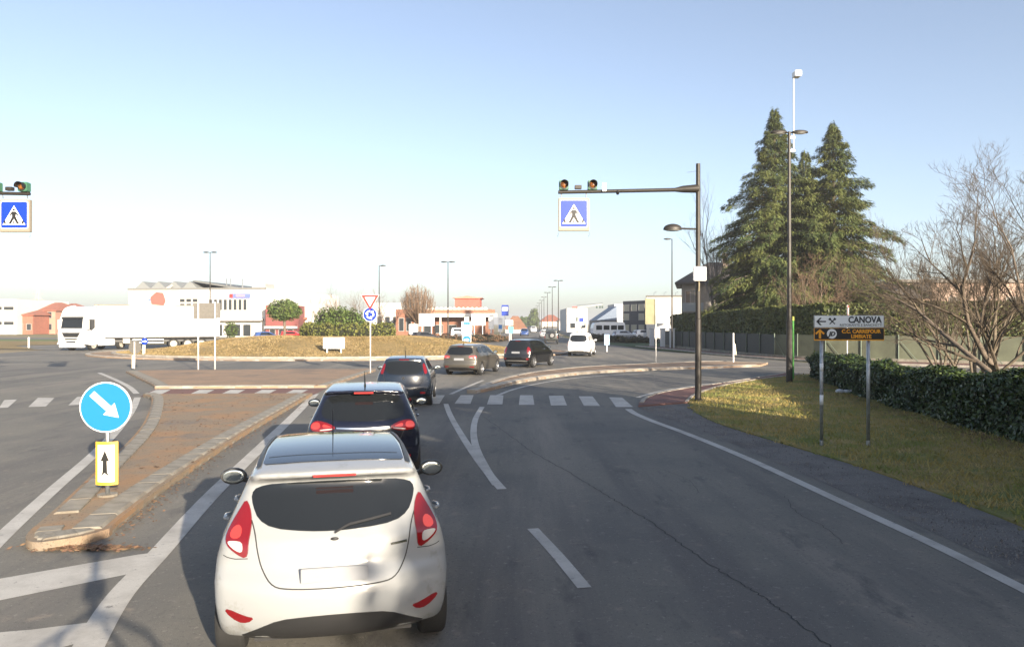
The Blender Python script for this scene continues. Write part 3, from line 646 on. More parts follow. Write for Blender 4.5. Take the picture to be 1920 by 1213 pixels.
# --- grey-brown estate car
PT = paint('taupe_metallic', (.085, .078, .066), .3, .3, dirt=.2)
SIL = [(.6, .24), (.1, .30), (.01, .42), (0, .58), (.05, .68), (.05, .85), (.07, 1.0), (.2, 1.18), (.36, 1.40), (.28, 1.425), (.4, 1.465), (1.2, 1.50), (2.0, 1.50)]+nose(4.5, 1.0, (2.55, 1.43), (3.35, 1.03))
TB = Body(4.5, .90, SIL, PROF, [(0, .91), (.3, .97), (.8, 1), (3.4, 1), (4.1, .95), (4.5, .83)], (.24, .32), .05, .08, (.95, 3.6), .325)
a4 = car('estate_car', 'dusty grey brown estate car turning into the roundabout', TB, (-2.55, 35.6), 15, PT, .045, .325, (.95, 3.6))
kit(TB, a4, [(.66, 1.02), (.58, 1.30), (.45, 1.37), (-.45, 1.37), (-.58, 1.30), (-.66, 1.02), (0, .98)], [(.80, .97), (.62, .965), (.44, .93), (.50, .84), (.70, .83), (.85, .86), (.86, .93)], None, TAILHOT, .4, .15, [(.66, .87), (.66, .84), (.52, .85), (.50, .875)], [(.74, .40), (.74, .46), (.52, .46), (.52, .42)], .79,
    ([(.55, 1.12), (.68, 1.30), (1.15, 1.37), (1.3, 1.37), (1.3, 1.06)], [(1.36, 1.06), (1.36, 1.375), (2.3, 1.385), (2.15, 1.03)], [(2.2, 1.03), (2.36, 1.385), (2.6, 1.375), (3.25, 1.03)]), ([(2.17, 1), (2.15, .38)], [(1.33, 1.04), (1.3, .8)], [(3.25, 1.0), (3.2, .4)]), (2.9, .985, 1.06), PLASTIC, 1.40, TAIL, [(.7, .27), (.5, .40), (0, .42), (-.5, .40), (-.7, .27)], ws=WSC, handles=((1.5, .93), (2.4, .93)))
Geo().prism([(.5, 0), (.9, 0), (.58, .07)], -.012, .012, 'xz').obj('roof_fin', PT, a4).location = (.1, 0, 1.46)
# --- black tall hatchback
PK = paint('black', (.010, .010, .011), .18)
SIL = [(.6, .26), (.1, .32), (.01, .45), (0, .62), (.05, .72), (.07, .95), (.1, 1.05), (.24, 1.25), (.4, 1.50), (.34, 1.53), (.5, 1.575), (1.2, 1.605), (1.9, 1.59)]+nose(4.07, 1.06, (2.4, 1.52), (3.2, 1.1))
KP = hi_prof(1.07, [(1.45, .735), (1.6, .68)])
KB = Body(4.07, .88, SIL, KP, [(0, .90), (.3, .97), (.8, 1), (3.2, 1), (3.7, .94), (4.07, .82)], (.24, .32), .05, .09, (.76, 3.37), .325)
a5 = car('black_hatchback', 'black tall hatchback with silver wheels, beside the splitter island', KB, (.18, 42.1), 25, PK, .045, .325, (.76, 3.37))
kit(KB, a5, [(.62, 1.08), (.56, 1.40), (.45, 1.47), (-.45, 1.47), (-.56, 1.40), (-.62, 1.08), (0, 1.05)], [(.76, 1.17), (.64, 1.16), (.60, 1.02), (.62, .80), (.74, .76), (.84, .82), (.84, 1.02)], None, TAIL, .5, .25, [(.74, .86), (.66, .84), (.66, .81), (.76, .81)], [(.76, .46), (.76, .55), (.62, .55), (.62, .46)], .86,
    ([(.62, 1.2), (.72, 1.40), (1.2, 1.48), (2.05, 1.49), (1.9, 1.1), (.85, 1.15)], [(1.96, 1.1), (2.12, 1.49), (2.4, 1.475), (3.1, 1.1)]), ([(1.93, 1.08), (1.9, .4)], [(3.1, 1.05), (3.05, .4)]), (2.7, .965, 1.12), PK, 1.50, TAIL, [(.7, .29), (.5, .36), (0, .37), (-.5, .36), (-.7, .29)], ws=[(a, b+.07) for a, b in WSC], handles=((1.2, 1.0), (2.15, 1.0)))
KB.patch('bumper_strip', [(.68, .40), (.5, .42), (-.5, .42), (-.68, .40), (-.66, .375), (.66, .375)], 'rear', M('bumper_silver', (.35, .34, .32), .4, .5), a5, .012, .05, 0)
# --- white van-like car
PV = paint('plain_white', (.80, .80, .80), .35)
SIL = [(.6, .28), (.1, .34), (.01, .45), (0, .65), (.06, .75), (.07, 1.1), (.12, 1.3), (.22, 1.66), (.34, 1.76), (.6, 1.79), (1.6, 1.80), (2.1, 1.76)]+nose(4.2, 1.14, (2.5, 1.68), (3.3, 1.18))
VP = hi_prof(1.15, [(1.5, .80), (1.8, .74)])
VB = Body(4.2, .89, SIL, VP, [(0, .92), (.3, .98), (.8, 1), (3.3, 1), (3.8, .94), (4.2, .82)], (.16, .32), .05, .10, (.85, 3.45), .32)
a6 = car('white_van', 'white high roofed small van at the roundabout exit', VB, (5.0, 56.4), 13, PV, .055, .32, (.85, 3.45), cat='van', group='cars at the roundabout exit')
kit(VB, a6, [(.66, 1.14), (.60, 1.56), (.4, 1.62), (-.4, 1.62), (-.60, 1.56), (-.66, 1.14), (0, 1.1)], [(.80, 1.12), (.74, 1.12), (.74, .80), (.84, .80)], None, M('pale_tail_lamp', (.6, .3, .28), .2), .5, .2, None, None, .82,
    ([(.5, 1.18), (.58, 1.52), (1.2, 1.6), (1.25, 1.17)], [(1.32, 1.17), (1.32, 1.6), (2.15, 1.62), (2.1, 1.16)], [(2.16, 1.16), (2.2, 1.62), (2.5, 1.6), (3.2, 1.16)]), ([(2.13, 1.1), (2.1, .45)],), (2.85, .98, 1.2), PV, 1.70, TAIL, [(.66, .32), (.6, .44), (-.6, .44), (-.66, .32)])
# --- dark off-road car with a spare wheel
PS = paint('dark_green_grey', (.045, .05, .05), .35, dirt=.2)
SIL = [(.5, .42), (.1, .45), (.02, .55), (.02, .8), (.04, 1.2), (.1, 1.66), (.2, 1.75), (.5, 1.78), (1.6, 1.78), (1.95, 1.74), (2.35, 1.18), (2.6, 1.12), (3.3, 1.08), (3.55, 1.0), (3.66, .75), (3.66, .5), (3.4, .42)]
SB = Body(3.68, .86, SIL, hi_prof(1.15, [(1.45, .86), (1.8, .80)]), [(0, .95), (.4, 1), (3.2, 1), (3.68, .93)], (.06, .15), .03, .07, (.68, 2.9), .37, yarch=.34)
a7 = car('off_road_car', 'dark off-road car with spare wheel on its tailgate on the far road', SB, (4.78, 91), 3, PS, .06, .37, (.68, 2.9), group='cars at the roundabout exit')
kit(SB, a7, [(.62, 1.18), (.58, 1.58), (-.58, 1.58), (-.62, 1.18)], [(.80, .98), (.72, .98), (.72, .72), (.80, .72)], None, TAIL, .2, .1, None, None, None, ([(.35, 1.18), (.4, 1.58), (1.2, 1.6), (1.2, 1.18)], [(1.28, 1.18), (1.28, 1.6), (1.8, 1.6), (2.15, 1.18)]), (), (2.0, .96, 1.2), PLASTIC, None)
sw = wheel(a7, -.09, -.12, .36, .22, RIM, 1); sw.name = 'spare_wheel'; sw.location.z = 1.05; sw.rotation_euler = (0, 0, PI/2)
# --- far traffic and parked cars: coarse copies of the hatchback shape
def small_car(label, rear, heading, pm, group, B=FB, h=.11, z=0, name='car', cat='car', wr=.315, wb=(.72, 3.21), sc=1):
    r = car(name, label, B, rear, heading, pm, h, wr, wb, group=group, cat=cat); r.location.z = z
    B.patch('rear_window', [(.55, 1.05), (.5, 1.3), (-.5, 1.3), (-.55, 1.05)] if B is not VB else [(.6, 1.15), (.55, 1.58), (-.55, 1.58), (-.6, 1.15)], 'rear', GLASS, r, .01, .12, 0)
    B.patch('windscreen', [(.6, 1.07), (.5, 1.4), (-.5, 1.4), (-.6, 1.07)] if B is not VB else [(.6, 1.22), (.55, 1.6), (-.55, 1.6), (-.6, 1.22)], 'front', GLASS, r, .01, .12, 0)
    for v in ('left', 'right'): B.patch('side_window', [(.9, 1.08), (1.1, 1.34), (2.0, 1.36), (2.6, 1.05)] if B is not VB else [(.5, 1.2), (.6, 1.56), (2.4, 1.58), (3.0, 1.2)], v, GLASS, r, .01, .14, 0)
    for sg in (1, -1):
        B.patch('tail_lamp', [(sg*.6, .85), (sg*.72, .87), (sg*.70, 1.1), (sg*.6, 1.0)], 'rear', TAIL, r, .015, .1, 0, .3, .3)
        B.patch('headlamp', [(sg*.5, .72), (sg*.7, .82), (sg*.78, .76), (sg*.6, .66)], 'front', CLEAR, r, .015, .1, 0)
    return r
GT = 'traffic far along the straight road'; GK = 'cars parked beyond the roundabout'
PBL = paint('blue', (.03, .07, .22), .3); PR = paint('red', (.50, .03, .03), .3); PSI = paint('silver', (.55, .56, .57), .3, .4); PDK = paint('charcoal', (.03, .03, .035), .3)
small_car('dark blue oncoming car on the far road, left lane', (PX(981, 148)+.3, 152), 181, PBL, GT)
small_car('white oncoming car behind the blue one on the far road', (PX(1001, 205), 209), 181, PV, GT, VB, name='van', cat='van')
small_car('silver car leaving along the far road ahead of the off-road car', (PX(1021, 128), 128), 1.5, PSI, GT)
small_car('dark oncoming car far off between the lamp row and the blue car', (PX(992, 290), 294), 181, PDK, GT)
small_car('dark blue car parked behind the roundabout mound at left', (-32.4, 93), 70, PBL, GK)
small_car('red car parked beside the dark blue one behind the mound', (-32.5, 104), 80, PR, GK)
small_car('dark car roof just right of the clipped mound hedge', (-12.6, 93), 60, PDK, GK)
small_car('pale silver car parked in the right-hand yard', (15.0, 112), 78, PSI, GK)
small_car('white car parked in front of the white minibus', (19.6, 121), 70, PV, GK)
small_car('white small van parked at the filling station', (-10.6, 128), 85, PV, GK, VB, name='van', cat='van')
# ---------------------------------------------------------------- signs and street furniture
def disc_poly(r, n=32, c=(0, 0)): return [(c[0]+r*math.cos(2*PI*i/n), c[1]+r*math.sin(2*PI*i/n)) for i in range(n)]
def rrect(x0, x1, z0, z1, r=.03, n=4):
    out = []
    for cx, cz, a0 in ((x1-r, z1-r, 0), (x0+r, z1-r, 90), (x0+r, z0+r, 180), (x1-r, z0+r, 270)):
        out += [(cx+r*math.cos(R(a0+90*i/n)), cz+r*math.sin(R(a0+90*i/n))) for i in range(n+1)]
    return out
def plate(name, poly, y, th, m, parent): return Geo().prism(poly, y, y+th, 'xz').obj(name, m, parent)
def text(body, size, x, z, y, m, parent, bold=0, align='LEFT', sx=1, name='lettering', shear=0, fit=None):
    cu = bpy.data.curves.new('t', 'FONT'); cu.body = body; cu.size = size; cu.offset = bold; cu.align_x = align; cu.resolution_u = 3; cu.extrude = .0015; cu.shear = shear
    t = bpy.data.objects.new('t', cu); COL.objects.link(t); bpy.context.view_layer.update()
    me = bpy.data.meshes.new_from_object(t.evaluated_get(bpy.context.evaluated_depsgraph_get())); bpy.data.objects.remove(t); bpy.data.curves.remove(cu)
    if fit:
        xs = [v.co.x for v in me.vertices]; sx = fit/(max(xs)-min(xs))
    me.transform(Matrix.Translation((x, y, z)) @ Matrix.Rotation(PI/2, 4, 'X') @ Matrix.Scale(sx, 4, (1, 0, 0))); me.materials.clear()
    return link(name, me, m, parent)
def arrow(w, l, t, hw): return [(-t/2, 0), (t/2, 0), (t/2, l-hw), (w/2, l-hw), (0, l), (-w/2, l-hw), (-t/2, l-hw)]
def rot(p, a, c=(0, 0)): return [(c[0]+x*math.cos(a)-z*math.sin(a), c[1]+x*math.sin(a)+z*math.cos(a)) for x, z in p]
# keep-right sign on the near island
kx, ky = G(200, 930, .1)
k = empty('keep_right_sign', (kx, ky, .1), R(4), 'round blue keep-right sign with white arrow above a yellow bordered delineator', 'road sign')
Geo().tube([(0, .03, 0), (0, .03, 1.5)], .03, 10).obj('post', STEEL, k, smooth=True)
Geo().tube([(0, .03, 0), (0, .03, .03)], .13, 12).obj('footing', CONC, k)
dz = 1.24
plate('rim', disc_poly(.350, 40, (0, dz)), -.03, .02, WHITE, k)
plate('face', disc_poly(.333, 40, (0, dz)), -.035, .008, CYAN, k)
plate('arrow', rot(arrow(.22, .49, .09, .18), R(-133), (-.18, dz+.19)), -.040, .006, WHITE, k)
Geo().box(-.05, .05, 0, .02, dz-.05, dz+.05).obj('bracket', STEEL, k)
def halfcyl(x0, x1, z0, z1, y, m, name, bulge=.05, parent=k):
    n = 10; V = []; F = []
    for i in range(n+1):
        t = i/n; x = x0+(x1-x0)*t; yy = y-bulge*math.sin(PI*(x+.15)/.30)
        V += [(x, yy, z0), (x, yy, z1), (x, yy+.012, z0), (x, yy+.012, z1)]
        if i: a = 4*i-4; F += [(a, a+4, a+5, a+1), (a+2, a+3, a+7, a+6), (a+1, a+5, a+7, a+3), (a, a+2, a+6, a+4)]
    F += [(0, 1, 3, 2), (4*n, 4*n+2, 4*n+3, 4*n+1)]
    return Geo().add(V, F).obj(name, m, parent, smooth=40)
halfcyl(-.15, .15, .16, .76, .005, YEL, 'delineator')
halfcyl(-.112, .112, .205, .72, -.001, M('delineator_white', (.78, .75, .68), .4, dirt=.2, dirtcol=(.5, .35, .15)), 'delineator_face')
plate('delineator_arrow', [(-.03, .34), (-.055, .29), (0, .335), (.055, .29), (.03, .34), (.025, .50), (.055, .50), (0, .64), (-.055, .50), (-.025, .50)], -.0615, .012, BLACK, k)
# yield + roundabout signs
yx, yy = G(694, 699, .08)
s = empty('yield_sign', (yx, yy, .08), R(-4), 'red and white yield triangle over a round blue roundabout sign on one post', 'road sign')
Geo().tube([(0, .04, 0), (0, .04, 3.85)], .032, 8).obj('post', WPOLE, s, smooth=True)
def yield_tri(parent, zc, w, y=0):
    h = w*.866; t = [(-w/2, zc+h/3), (0, zc-2*h/3), (w/2, zc+h/3)]
    plate('triangle', chaikin(t, 0), y-.02, .02, M('sign_white_edge', (.8, .8, .8), .4), parent)
    c = (0, zc); sc = lambda p, q: [(c[0]+(a-c[0])*q, c[1]+(b-c[1])*q) for a, b in p]
    plate('red_border', sc(t, .95), y-.026, .008, RED, parent); plate('white_field', sc(t, .58), y-.032, .008, WHITE, parent)
yield_tri(s, 3.56, .92)
plate('rim', disc_poly(.35, 32, (0, 2.86)), -.02, .02, WHITE, s); plate('blue_disc', disc_poly(.325, 32, (0, 2.86)), -.026, .008, BLUE, s)
for i in range(3):
    a0 = R(90+120*i); ring = [(.21*math.cos(a0+R(q)), .21*math.sin(a0+R(q))) for q in range(0, 75, 12)]+[(.27*math.cos(a0+R(76)), .27*math.sin(a0+R(76))), (.165*math.cos(a0+R(106)), .165*math.sin(a0+R(106))), (.07*math.cos(a0+R(76)), .07*math.sin(a0+R(76)))]+[(.13*math.cos(a0+R(q)), .13*math.sin(a0+R(q))) for q in range(72, -1, -12)]
    plate('roundabout_arrow', [(x, z+2.86) for x, z in ring], -.032, .008, WHITE, s)
# direction sign on two steel posts on the verge
d = empty('direction_sign', (PX(1591, 15.1), 15.1, .03), R(-3), 'two stacked direction boards on galvanised posts, white above black and orange', 'direction sign')
for px in (1543, 1629):
    x = (px-1591)/FPX*15.1; Geo().tube([(x, .05, 0), (x, .05, 2.55)], .034, 12).obj('post', STEEL, d, smooth=True); Geo().lathe([(.037, .0), (.037, .09), (.033, .1)], 12, (x, .05, 0)).obj('post_collar', STEEL, d)
x = (1543-1591)/FPX*15.1
for z0, z1 in ((1.50, 1.66), (.82, 1.02)): Geo().tube([(x, .05, z0), (x, .05, z1)], .0362, 12).obj('sticker', WHITE, d, smooth=True)
for px in (1543, 1629):
    for z in (2.22, 2.53): Geo().box((px-1591)/FPX*15.1-.05, (px-1591)/FPX*15.1+.05, -.002, .09, z-.02, z+.02).obj('clamp', STEEL, d)
GB_ = M('sign_pale_grey', (.78, .80, .80), .4)
bw = .69
b1 = plate('upper_board', rrect(-bw, bw, 2.385, 2.635, .012), -.03, .026, STEEL, d); plate('upper_face', rrect(-bw+.012, bw-.012, 2.397, 2.623, .01), -.034, .006, GB_, d)
b2 = plate('lower_board', rrect(-bw, bw, 2.125, 2.377, .012), -.03, .026, ORANGE, d); plate('lower_face', rrect(-bw+.008, bw-.008, 2.15, 2.372, .008), -.034, .006, BLACK, d)
INK = M('sign_ink', (.02, .025, .03), .5)
yf = -.037
text('CANOVA', .175, -.02, 2.485, yf, INK, d, .006, fit=.66)
text('RISTORANTE E BANCHETTI', .062, -.19, 2.418, yf, M('sign_ink_soft', (.12, .13, .13), .5), d, .0005, fit=.83)
plate('left_arrow', [(-.655, 2.51), (-.58, 2.585), (-.545, 2.585), (-.60, 2.523), (-.46, 2.523), (-.46, 2.497), (-.60, 2.497), (-.545, 2.435), (-.58, 2.435)], yf-.002, .003, INK, d)
for a in (45, -45): plate('cutlery_mark', rot([(-.009, -.075), (.009, -.075), (.012, .05), (.026, .06), (.022, .09), (-.022, .09), (-.026, .06), (-.012, .05)], R(a), (-.335, 2.51)), yf-.002-(a > 0)*.002, .003, INK, d)
plate('up_arrow', rot([(-.022, -.09), (.022, -.09), (.022, .035), (.07, -.012), (.095, .015), (0, .1), (-.095, .015), (-.07, -.012), (-.022, .035)], 0, (-.58, 2.258)), yf-.002, .003, ORANGE, d)
plate('white_roundel', disc_poly(.098, 28, (-.345, 2.262)), yf-.002, .003, WHITE, d); text('JD', .115, -.345, 2.222, yf-.005, INK, d, .006, 'CENTER', 1.05, shear=.25)
text('C.C. CARREFOUR', .098, .235, 2.278, yf, ORANGE, d, .004, 'CENTER'); text('LIMBIATE', .098, .235, 2.178, yf, ORANGE, d, .004, 'CENTER')
# overhead crossing signals
def gantry(label, loc, side, full=True):
    r = empty('crossing_gantry', (loc[0], loc[1], .03), 0, label, 'signal gantry', 'overhead crossing signals')
    Geo().tube([(0, 0, 0), (0, 0, 2.6), (0, 0, 2.62), (0, 0, 7.6)], [.105, .10, .085, .07], 14).obj('pole', POLE, r, smooth=30)
    Geo().lathe([(.13, 0), (.13, .04), (.108, .06)], 14).obj('pole_base', POLE, r)
    za = 6.78
    Geo().tube([(0, 0, za+.02), (-.5*side, 0, za), (-.75*side, 0, za-.02), (-4.5*side, 0, za-.10)], [.14, .11, .062, .055], 10).obj('arm', POLE, r, smooth=40)
    for x0 in (-4.32, -3.4):
        x = x0*side; h = Geo().box(x-.15, x+.15, -.13, .12, za-.03, za+.27).obj('signal_head', M('signal_green', (.05, .15, .085), .5), r, bevel=.02)
        Geo().lathe([(.135, -.15), (.135, -.128)], 24, (x, 0, za+.12), 'y').obj('signal_bezel', BLACK, h)
        Geo().lathe([(.001, -.170), (.06, -.166), (.105, -.152), (.105, -.13)], 24, (x, 0, za+.12), 'y', cap=False).obj('amber_lens', M('amber_lens', (.30, .11, .02), .2, var=.8, scale=6), h, smooth=True)
        V = []; F = []
        for i in range(15):
            a = R(-20+220*i/14); c_, s_ = math.cos(a)*.128, math.sin(a)*.128; V += [(x+c_, -.13, za+.12+s_), (x+c_, -.33, za+.12+s_), (x+c_*1.05, -.13, za+.12+s_*1.05), (x+c_*1.05, -.33, za+.12+s_*1.05)]
            if i: q = 4*i-4; F += [(q, q+1, q+5, q+4), (q+2, q+6, q+7, q+3), (q+1, q+3, q+7, q+5)]
        Geo().add(V, F).obj('visor', BLACK, h)
    Geo().cbox((-3.86*side, -.02, za+.06), (.22, .16, .12)).obj('junction_box', POLE, r, bevel=.01)
    Geo().cbox((-3.03*side, -.09, za+.05), (.13, .06, .27)).obj('sensor_box', WHITE, r, bevel=.01)
    Geo().tube([(-2.6*side, 0, za-.06), (-2.6*side, -.1, za-.16)], .05, 8).obj('camera', BLACK, r)
    fr = Geo().box(-4.495 if side > 0 else 3.495, -3.495 if side > 0 else 4.495, .0, .14, 5.44, 6.50).obj('sign_box', M('sign_box_grey', (.24, .21, .165), .5), r, bevel=.015); cx = -3.995*side
    plate('sign_border', rrect(cx-.45, cx+.45, 5.545, 6.445, .06), -.012, .012, WHITE, fr); plate('sign_blue', rrect(cx-.425, cx+.425, 5.57, 6.42, .05), -.018, .006, BLUE, fr)
    plate('sign_triangle', [(cx-.37, 5.67), (cx+.37, 5.67), (cx, 6.30)], -.024, .006, WHITE, fr)
    pz = 5.68; P = lambda L_: [(cx+a*1.08, pz+b*1.08) for a, b in L_]
    for q in (disc_poly(.034, 14, (0, .445)), [(-.055, .395), (.055, .395), (.135, .29), (.10, .265), (.06, .32), (.055, .24), (.14, .06), (.165, .05), (.165, .02), (.09, .02), (.0, .175), (-.09, .02), (-.165, .02), (-.165, .05), (-.14, .06), (-.055, .24), (-.06, .32), (-.10, .265), (-.135, .29)]):
        plate('walking_figure', P(q), -.030, .006, BLACK, fr)
    for a, b in ((-.25, .05), (0, 0), (.25, -.05)): plate('crossing_bar', P([(a-.03+(-.0 if not b else -b*.2), .02), (a+.03-b*.2, .02), (a+.018-b*1.2+b*.6, .12), (a-.028-b*.6, .12)] if b else [(-.025, .02), (.025, .02), (.018, .11), (-.018, .11)]), -.030, .006, BLACK, fr)
    for q in (-.4, .4): Geo().tube([(cx+q, .05, 6.53), (cx+q, .02, 6.68)], .02, 6).obj('hanger', STEEL, fr)
    for q in (-.5, .5): Geo().tube([(cx+q, .05, 5.39), (cx+q, .03, 5.33), (cx+q-.03, .03, 5.26)], .012, 5).obj('hook', STEEL, fr)
    if full:
        Geo().tube([(0, 0, 5.5), (-.62*side, 0, 5.52)], .03, 8).obj('lamp_arm', POLE, r)
        Geo().ell((-.82*side, 0, 5.50), (.30, .2, .17), 20, 8, -.15, 1).obj('lamp_head', POLE, r, smooth=50)
        Geo().ell((-.82*side, 0, 5.478), (.26, .17, .05), 18, 6, -1, 0).obj('lamp_glass', M('lamp_glass', (.4, .4, .38), .2), r, smooth=True)
        bx = Geo().box(-.19, .21, -.22, -.10, 3.83, 4.28).obj('control_box', M('box_white', (.74, .73, .72), .5, var=.1, scale=6), r, bevel=.015)
        Geo().box(-.09, .1, -.10, .1, 3.95, 4.0).obj('bracket', STEEL, r)
        Geo().tube([(0, -.1, 3.85), (.0, -.13, 3.7), (0, -.09, 3.5)], .014, 5).obj('cable', M('cable_tan', (.4, .34, .22), .7), r)
        Geo().tube([(-.08, 0, 7.36), (-.35, .0, 7.32)], .006, 4).obj('wire', STEEL, r)
    return r
gantry('tall dark pole with crossing sign and amber signals over the right-hand lane', (PX(1309, 24), 24), 1)
lg = gantry('crossing sign and signals over the left road, cut by the frame edge', (PX(27, 24.3)-3.995, 24.3), -1)
# street lamps
def head(g, x, z, sgn, s=1): g.ell((x+sgn*.32*s, 0, z), (.36*s, .17*s, .10*s), 16, 6, -.3, 1); return g
def lamp(label, loc, H, arms=(1,), group='single street lamps', rz=0, r0=.09, mat=POLE):
    r = empty('street_lamp', loc, rz, label, 'street lamp', group)
    Geo().tube([(0, 0, 0), (0, 0, H*.35), (0, 0, H)], [r0, r0*.8, r0*.5], 10).obj('pole', mat, r, smooth=30)
    for a in arms:
        Geo().tube([(0, 0, H-.06), (a*.25, 0, H)], .03, 6).obj('arm', mat, r)
        h = head(Geo(), a*.12, H, a).obj('lamp_head', mat, r, smooth=50); h.location.z = -.03
        Geo().ell((a*.44, 0, H-.07), (.26, .12, .04), 12, 4, -1, 0).obj('lamp_glass', MATS['lamp_glass'], r)
    return r
t = lamp('tall dark lamp pole with a white camera mast on top, beside the verge hedge', (PX(1480, 31.5), 31.5, .03), 10.55, (-1, 1), 'single street lamps', 0, .12)
Geo().tube([(.18, 0, 9.7), (.18, 0, 13.0)], .028, 8).obj('camera_mast', WPOLE, t); Geo().cbox((.3, -.05, 12.95), (.28, .4, .24)).obj('camera_box', WHITE, t, bevel=.02)
for z in (9.75, 10.3): Geo().box(.0, .22, -.04, .04, z-.05, z+.05).obj('clamp', STEEL, t)
Geo().tube([(0, 0, 0), (0, 0, 2.6)], [.135, .125], 12).obj('sleeve', POLE, t)
lamp('dark street lamp rising behind the white trailer', (PX(394, 84), 84, 0), PZ(473, 84), (-1, 1))
lamp('dark street lamp behind the yield sign', (PX(711, 88), 88, 0), PZ(498, 88), (1,))
lamp('dark street lamp in front of the filling station canopy', (PX(840, 84), 84, 0), PZ(491, 84), (-1, 1))
lamp('dark street lamp in front of the hedge, left of the gantry pole', (PX(1260, 70), 70, 0), PZ(448, 70), (-1,))
for i, (px, py) in enumerate(((1047, 526), (1035.5, 538), (1026.5, 548.5), (1020, 557), (1015.5, 563), (1011, 568), (1007.5, 573), (1004.5, 577))):
    Y = FPX*7.0/(606.5-py); lamp(['nearest', 'second', 'third', 'fourth', 'fifth', 'sixth', 'seventh', 'farthest'][i]+' twin-headed lamp of the row along the far road', (PX(px, Y), Y, 0), 9.5, (-1, 1), 'twin lamps along the far road', 0, .10)
# two-post sign seen from behind
r = empty('information_sign', (PX(388, 39.3), 39.3, .08), R(8), 'grey back of a wide sign on two white posts on the left island', 'road sign')
for x in (-.42, .42): Geo().tube([(x, -.06, 0), (x, -.06, 3.55)], .04, 8).obj('post', WPOLE, r, smooth=True)
plate('panel', rrect(-.67, .50, 2.66, 3.50, .02), 0, .03, GREYP, r); plate('panel', rrect(.51, .68, 2.72, 3.50, .02), .004, .03, GREYP, r)
for z in (2.8, 3.05, 3.35): Geo().box(-.6, .6, -.018, -.001, z-.02, z+.02).obj('rail', GREYP, r)
def bollard_sign(name, label, px, Y, z, front, rz=0, dz=1.14, rr=.34):
    r = empty(name, (PX(px, Y), Y, z), R(rz), label, 'road sign')
    Geo().tube([(0, -.05 if not front else .05, 0), (0, -.05 if not front else .05, dz+.3)], .035, 8).obj('post', WPOLE, r, smooth=True)
    plate('disc', disc_poly(rr, 28, (0, dz)), 0, .02, BLUE if front else GREYP, r)
    if front: plate('arrow', rot(arrow(rr*.8, rr*1.4, rr*.3, rr*.6), R(-90), (-rr*.7, dz)), -.006, .006, WHITE, r)
    Geo().tube([(-.10, .03, .02), (-.10, .03, .72)], .085, 12).obj('bollard', M('bollard_ivory', (.68, .60, .42), .5), r, smooth=40)
    return r
bollard_sign('traffic_bollard', 'grey back of a round sign over a pale bollard at the far island tip', 253, 40, .08, False)
bollard_sign('traffic_bollard', 'small blue round sign on a white bollard near the truck wheels', 271, 56, .16, True, 0, 1.0, .26)
r = empty('blank_panel', (PX(626, 53.6), 53.6, mound_z(PX(626, 53.6), 53.6)), 0, 'blank white panel standing on the dry roundabout mound', 'panel')
plate('panel', rrect(-.77, .77, .32, 1.12, .02), 0, .05, WHITE, r)
for x in (-.5, .5): Geo().box(x-.05, x+.05, .05, .10, -.1, .6).obj('leg', WPOLE, r)
r = empty('arrow_sign', (PX(875, 66), 66, .1), 0, 'stack of white and blue direction panels over a blue arrow disc on the mound', 'road sign')
Geo().tube([(0, .05, 0), (0, .05, 2.9)], .05, 8).obj('post', WPOLE, r)
for z0, z1, w_ in ((2.62, 2.95, .2), (2.2, 2.58, .45), (1.75, 2.16, .48), (1.42, 1.72, .45)): plate('panel', rrect(-w_, w_, z0, z1, .02), 0, .03, WHITE, r)
for z0, z1 in ((2.3, 2.5), (1.9, 2.0)): plate('blue_band', rrect(-.3, .3, z0, z1, .01), -.006, .006, CYAN, r)
plate('disc_panel', rrect(-.4, .4, .5, 1.38, .04), 0, .03, WHITE, r); plate('blue_disc', disc_poly(.37, 28, (0, .95)), -.006, .006, CYAN, r); plate('arrow', rot(arrow(.3, .5, .12, .24), R(-90), (-.25, .95)), -.012, .006, WHITE, r)
r = empty('sign_board', (PX(1229, 45.5), 45.5, .1), R(12), 'ochre back of a large sign on a thin white pole at the splitter island', 'road sign')
Geo().tube([(0, -.06, 0), (0, -.06, 3.9)], .035, 8).obj('post', WPOLE, r, smooth=True); plate('panel', rrect(-.66, .05, PZ(608, 45.5)-.1, PZ(560, 45.5)-.1, .02), 0, .04, M('ochre_sign_back', (.20, .19, .10), .6, var=.15, scale=4), r); Geo().box(.05, .09, .005, .035, PZ(608, 45.5)-.1, PZ(560, 45.5)-.1).obj('panel_edge', GREYP, r)
r = empty('yield_sign', (PX(1590, 41), 41, .11), R(62), 'narrow edge-on yield triangle above the direction boards', 'road sign'); Geo().tube([(0, .04, 0), (0, .04, 3.4)], .03, 8).obj('post', WPOLE, r); yield_tri(r, 3.1, .95)
r = empty('marker_post', (PX(1375, 46.5), 46.5, .1), R(10), 'short white marker post with a small yellow panel at the road edge', 'post'); Geo().tube([(0, 0, 0), (0, 0, 1.75)], .05, 10).obj('post', WPOLE, r); plate('panel', [(.04, .5), (.2, .45), (.13, 1.1), (.05, 1.2)], -.02, .03, M('cream_panel', (.75, .70, .5), .5), r); Geo().ell((0, 0, 1.75), (.06, .06, .06), 10, 6).obj('cap', WPOLE, r)
r = empty('green_post', (PX(1487, 33), 33, .03), 0, 'slim bright green post right beside the tall lamp pole', 'post'); Geo().tube([(0, 0, 0), (0, 0, 2.6)], .045, 8).obj('post', M('post_green', (.08, .30, .06), .5), r); Geo().lathe([(.05, 2.6), (.05, 2.75), (.02, 2.78)], 8).obj('cap', M('post_cap', (.5, .5, .1), .5), r)
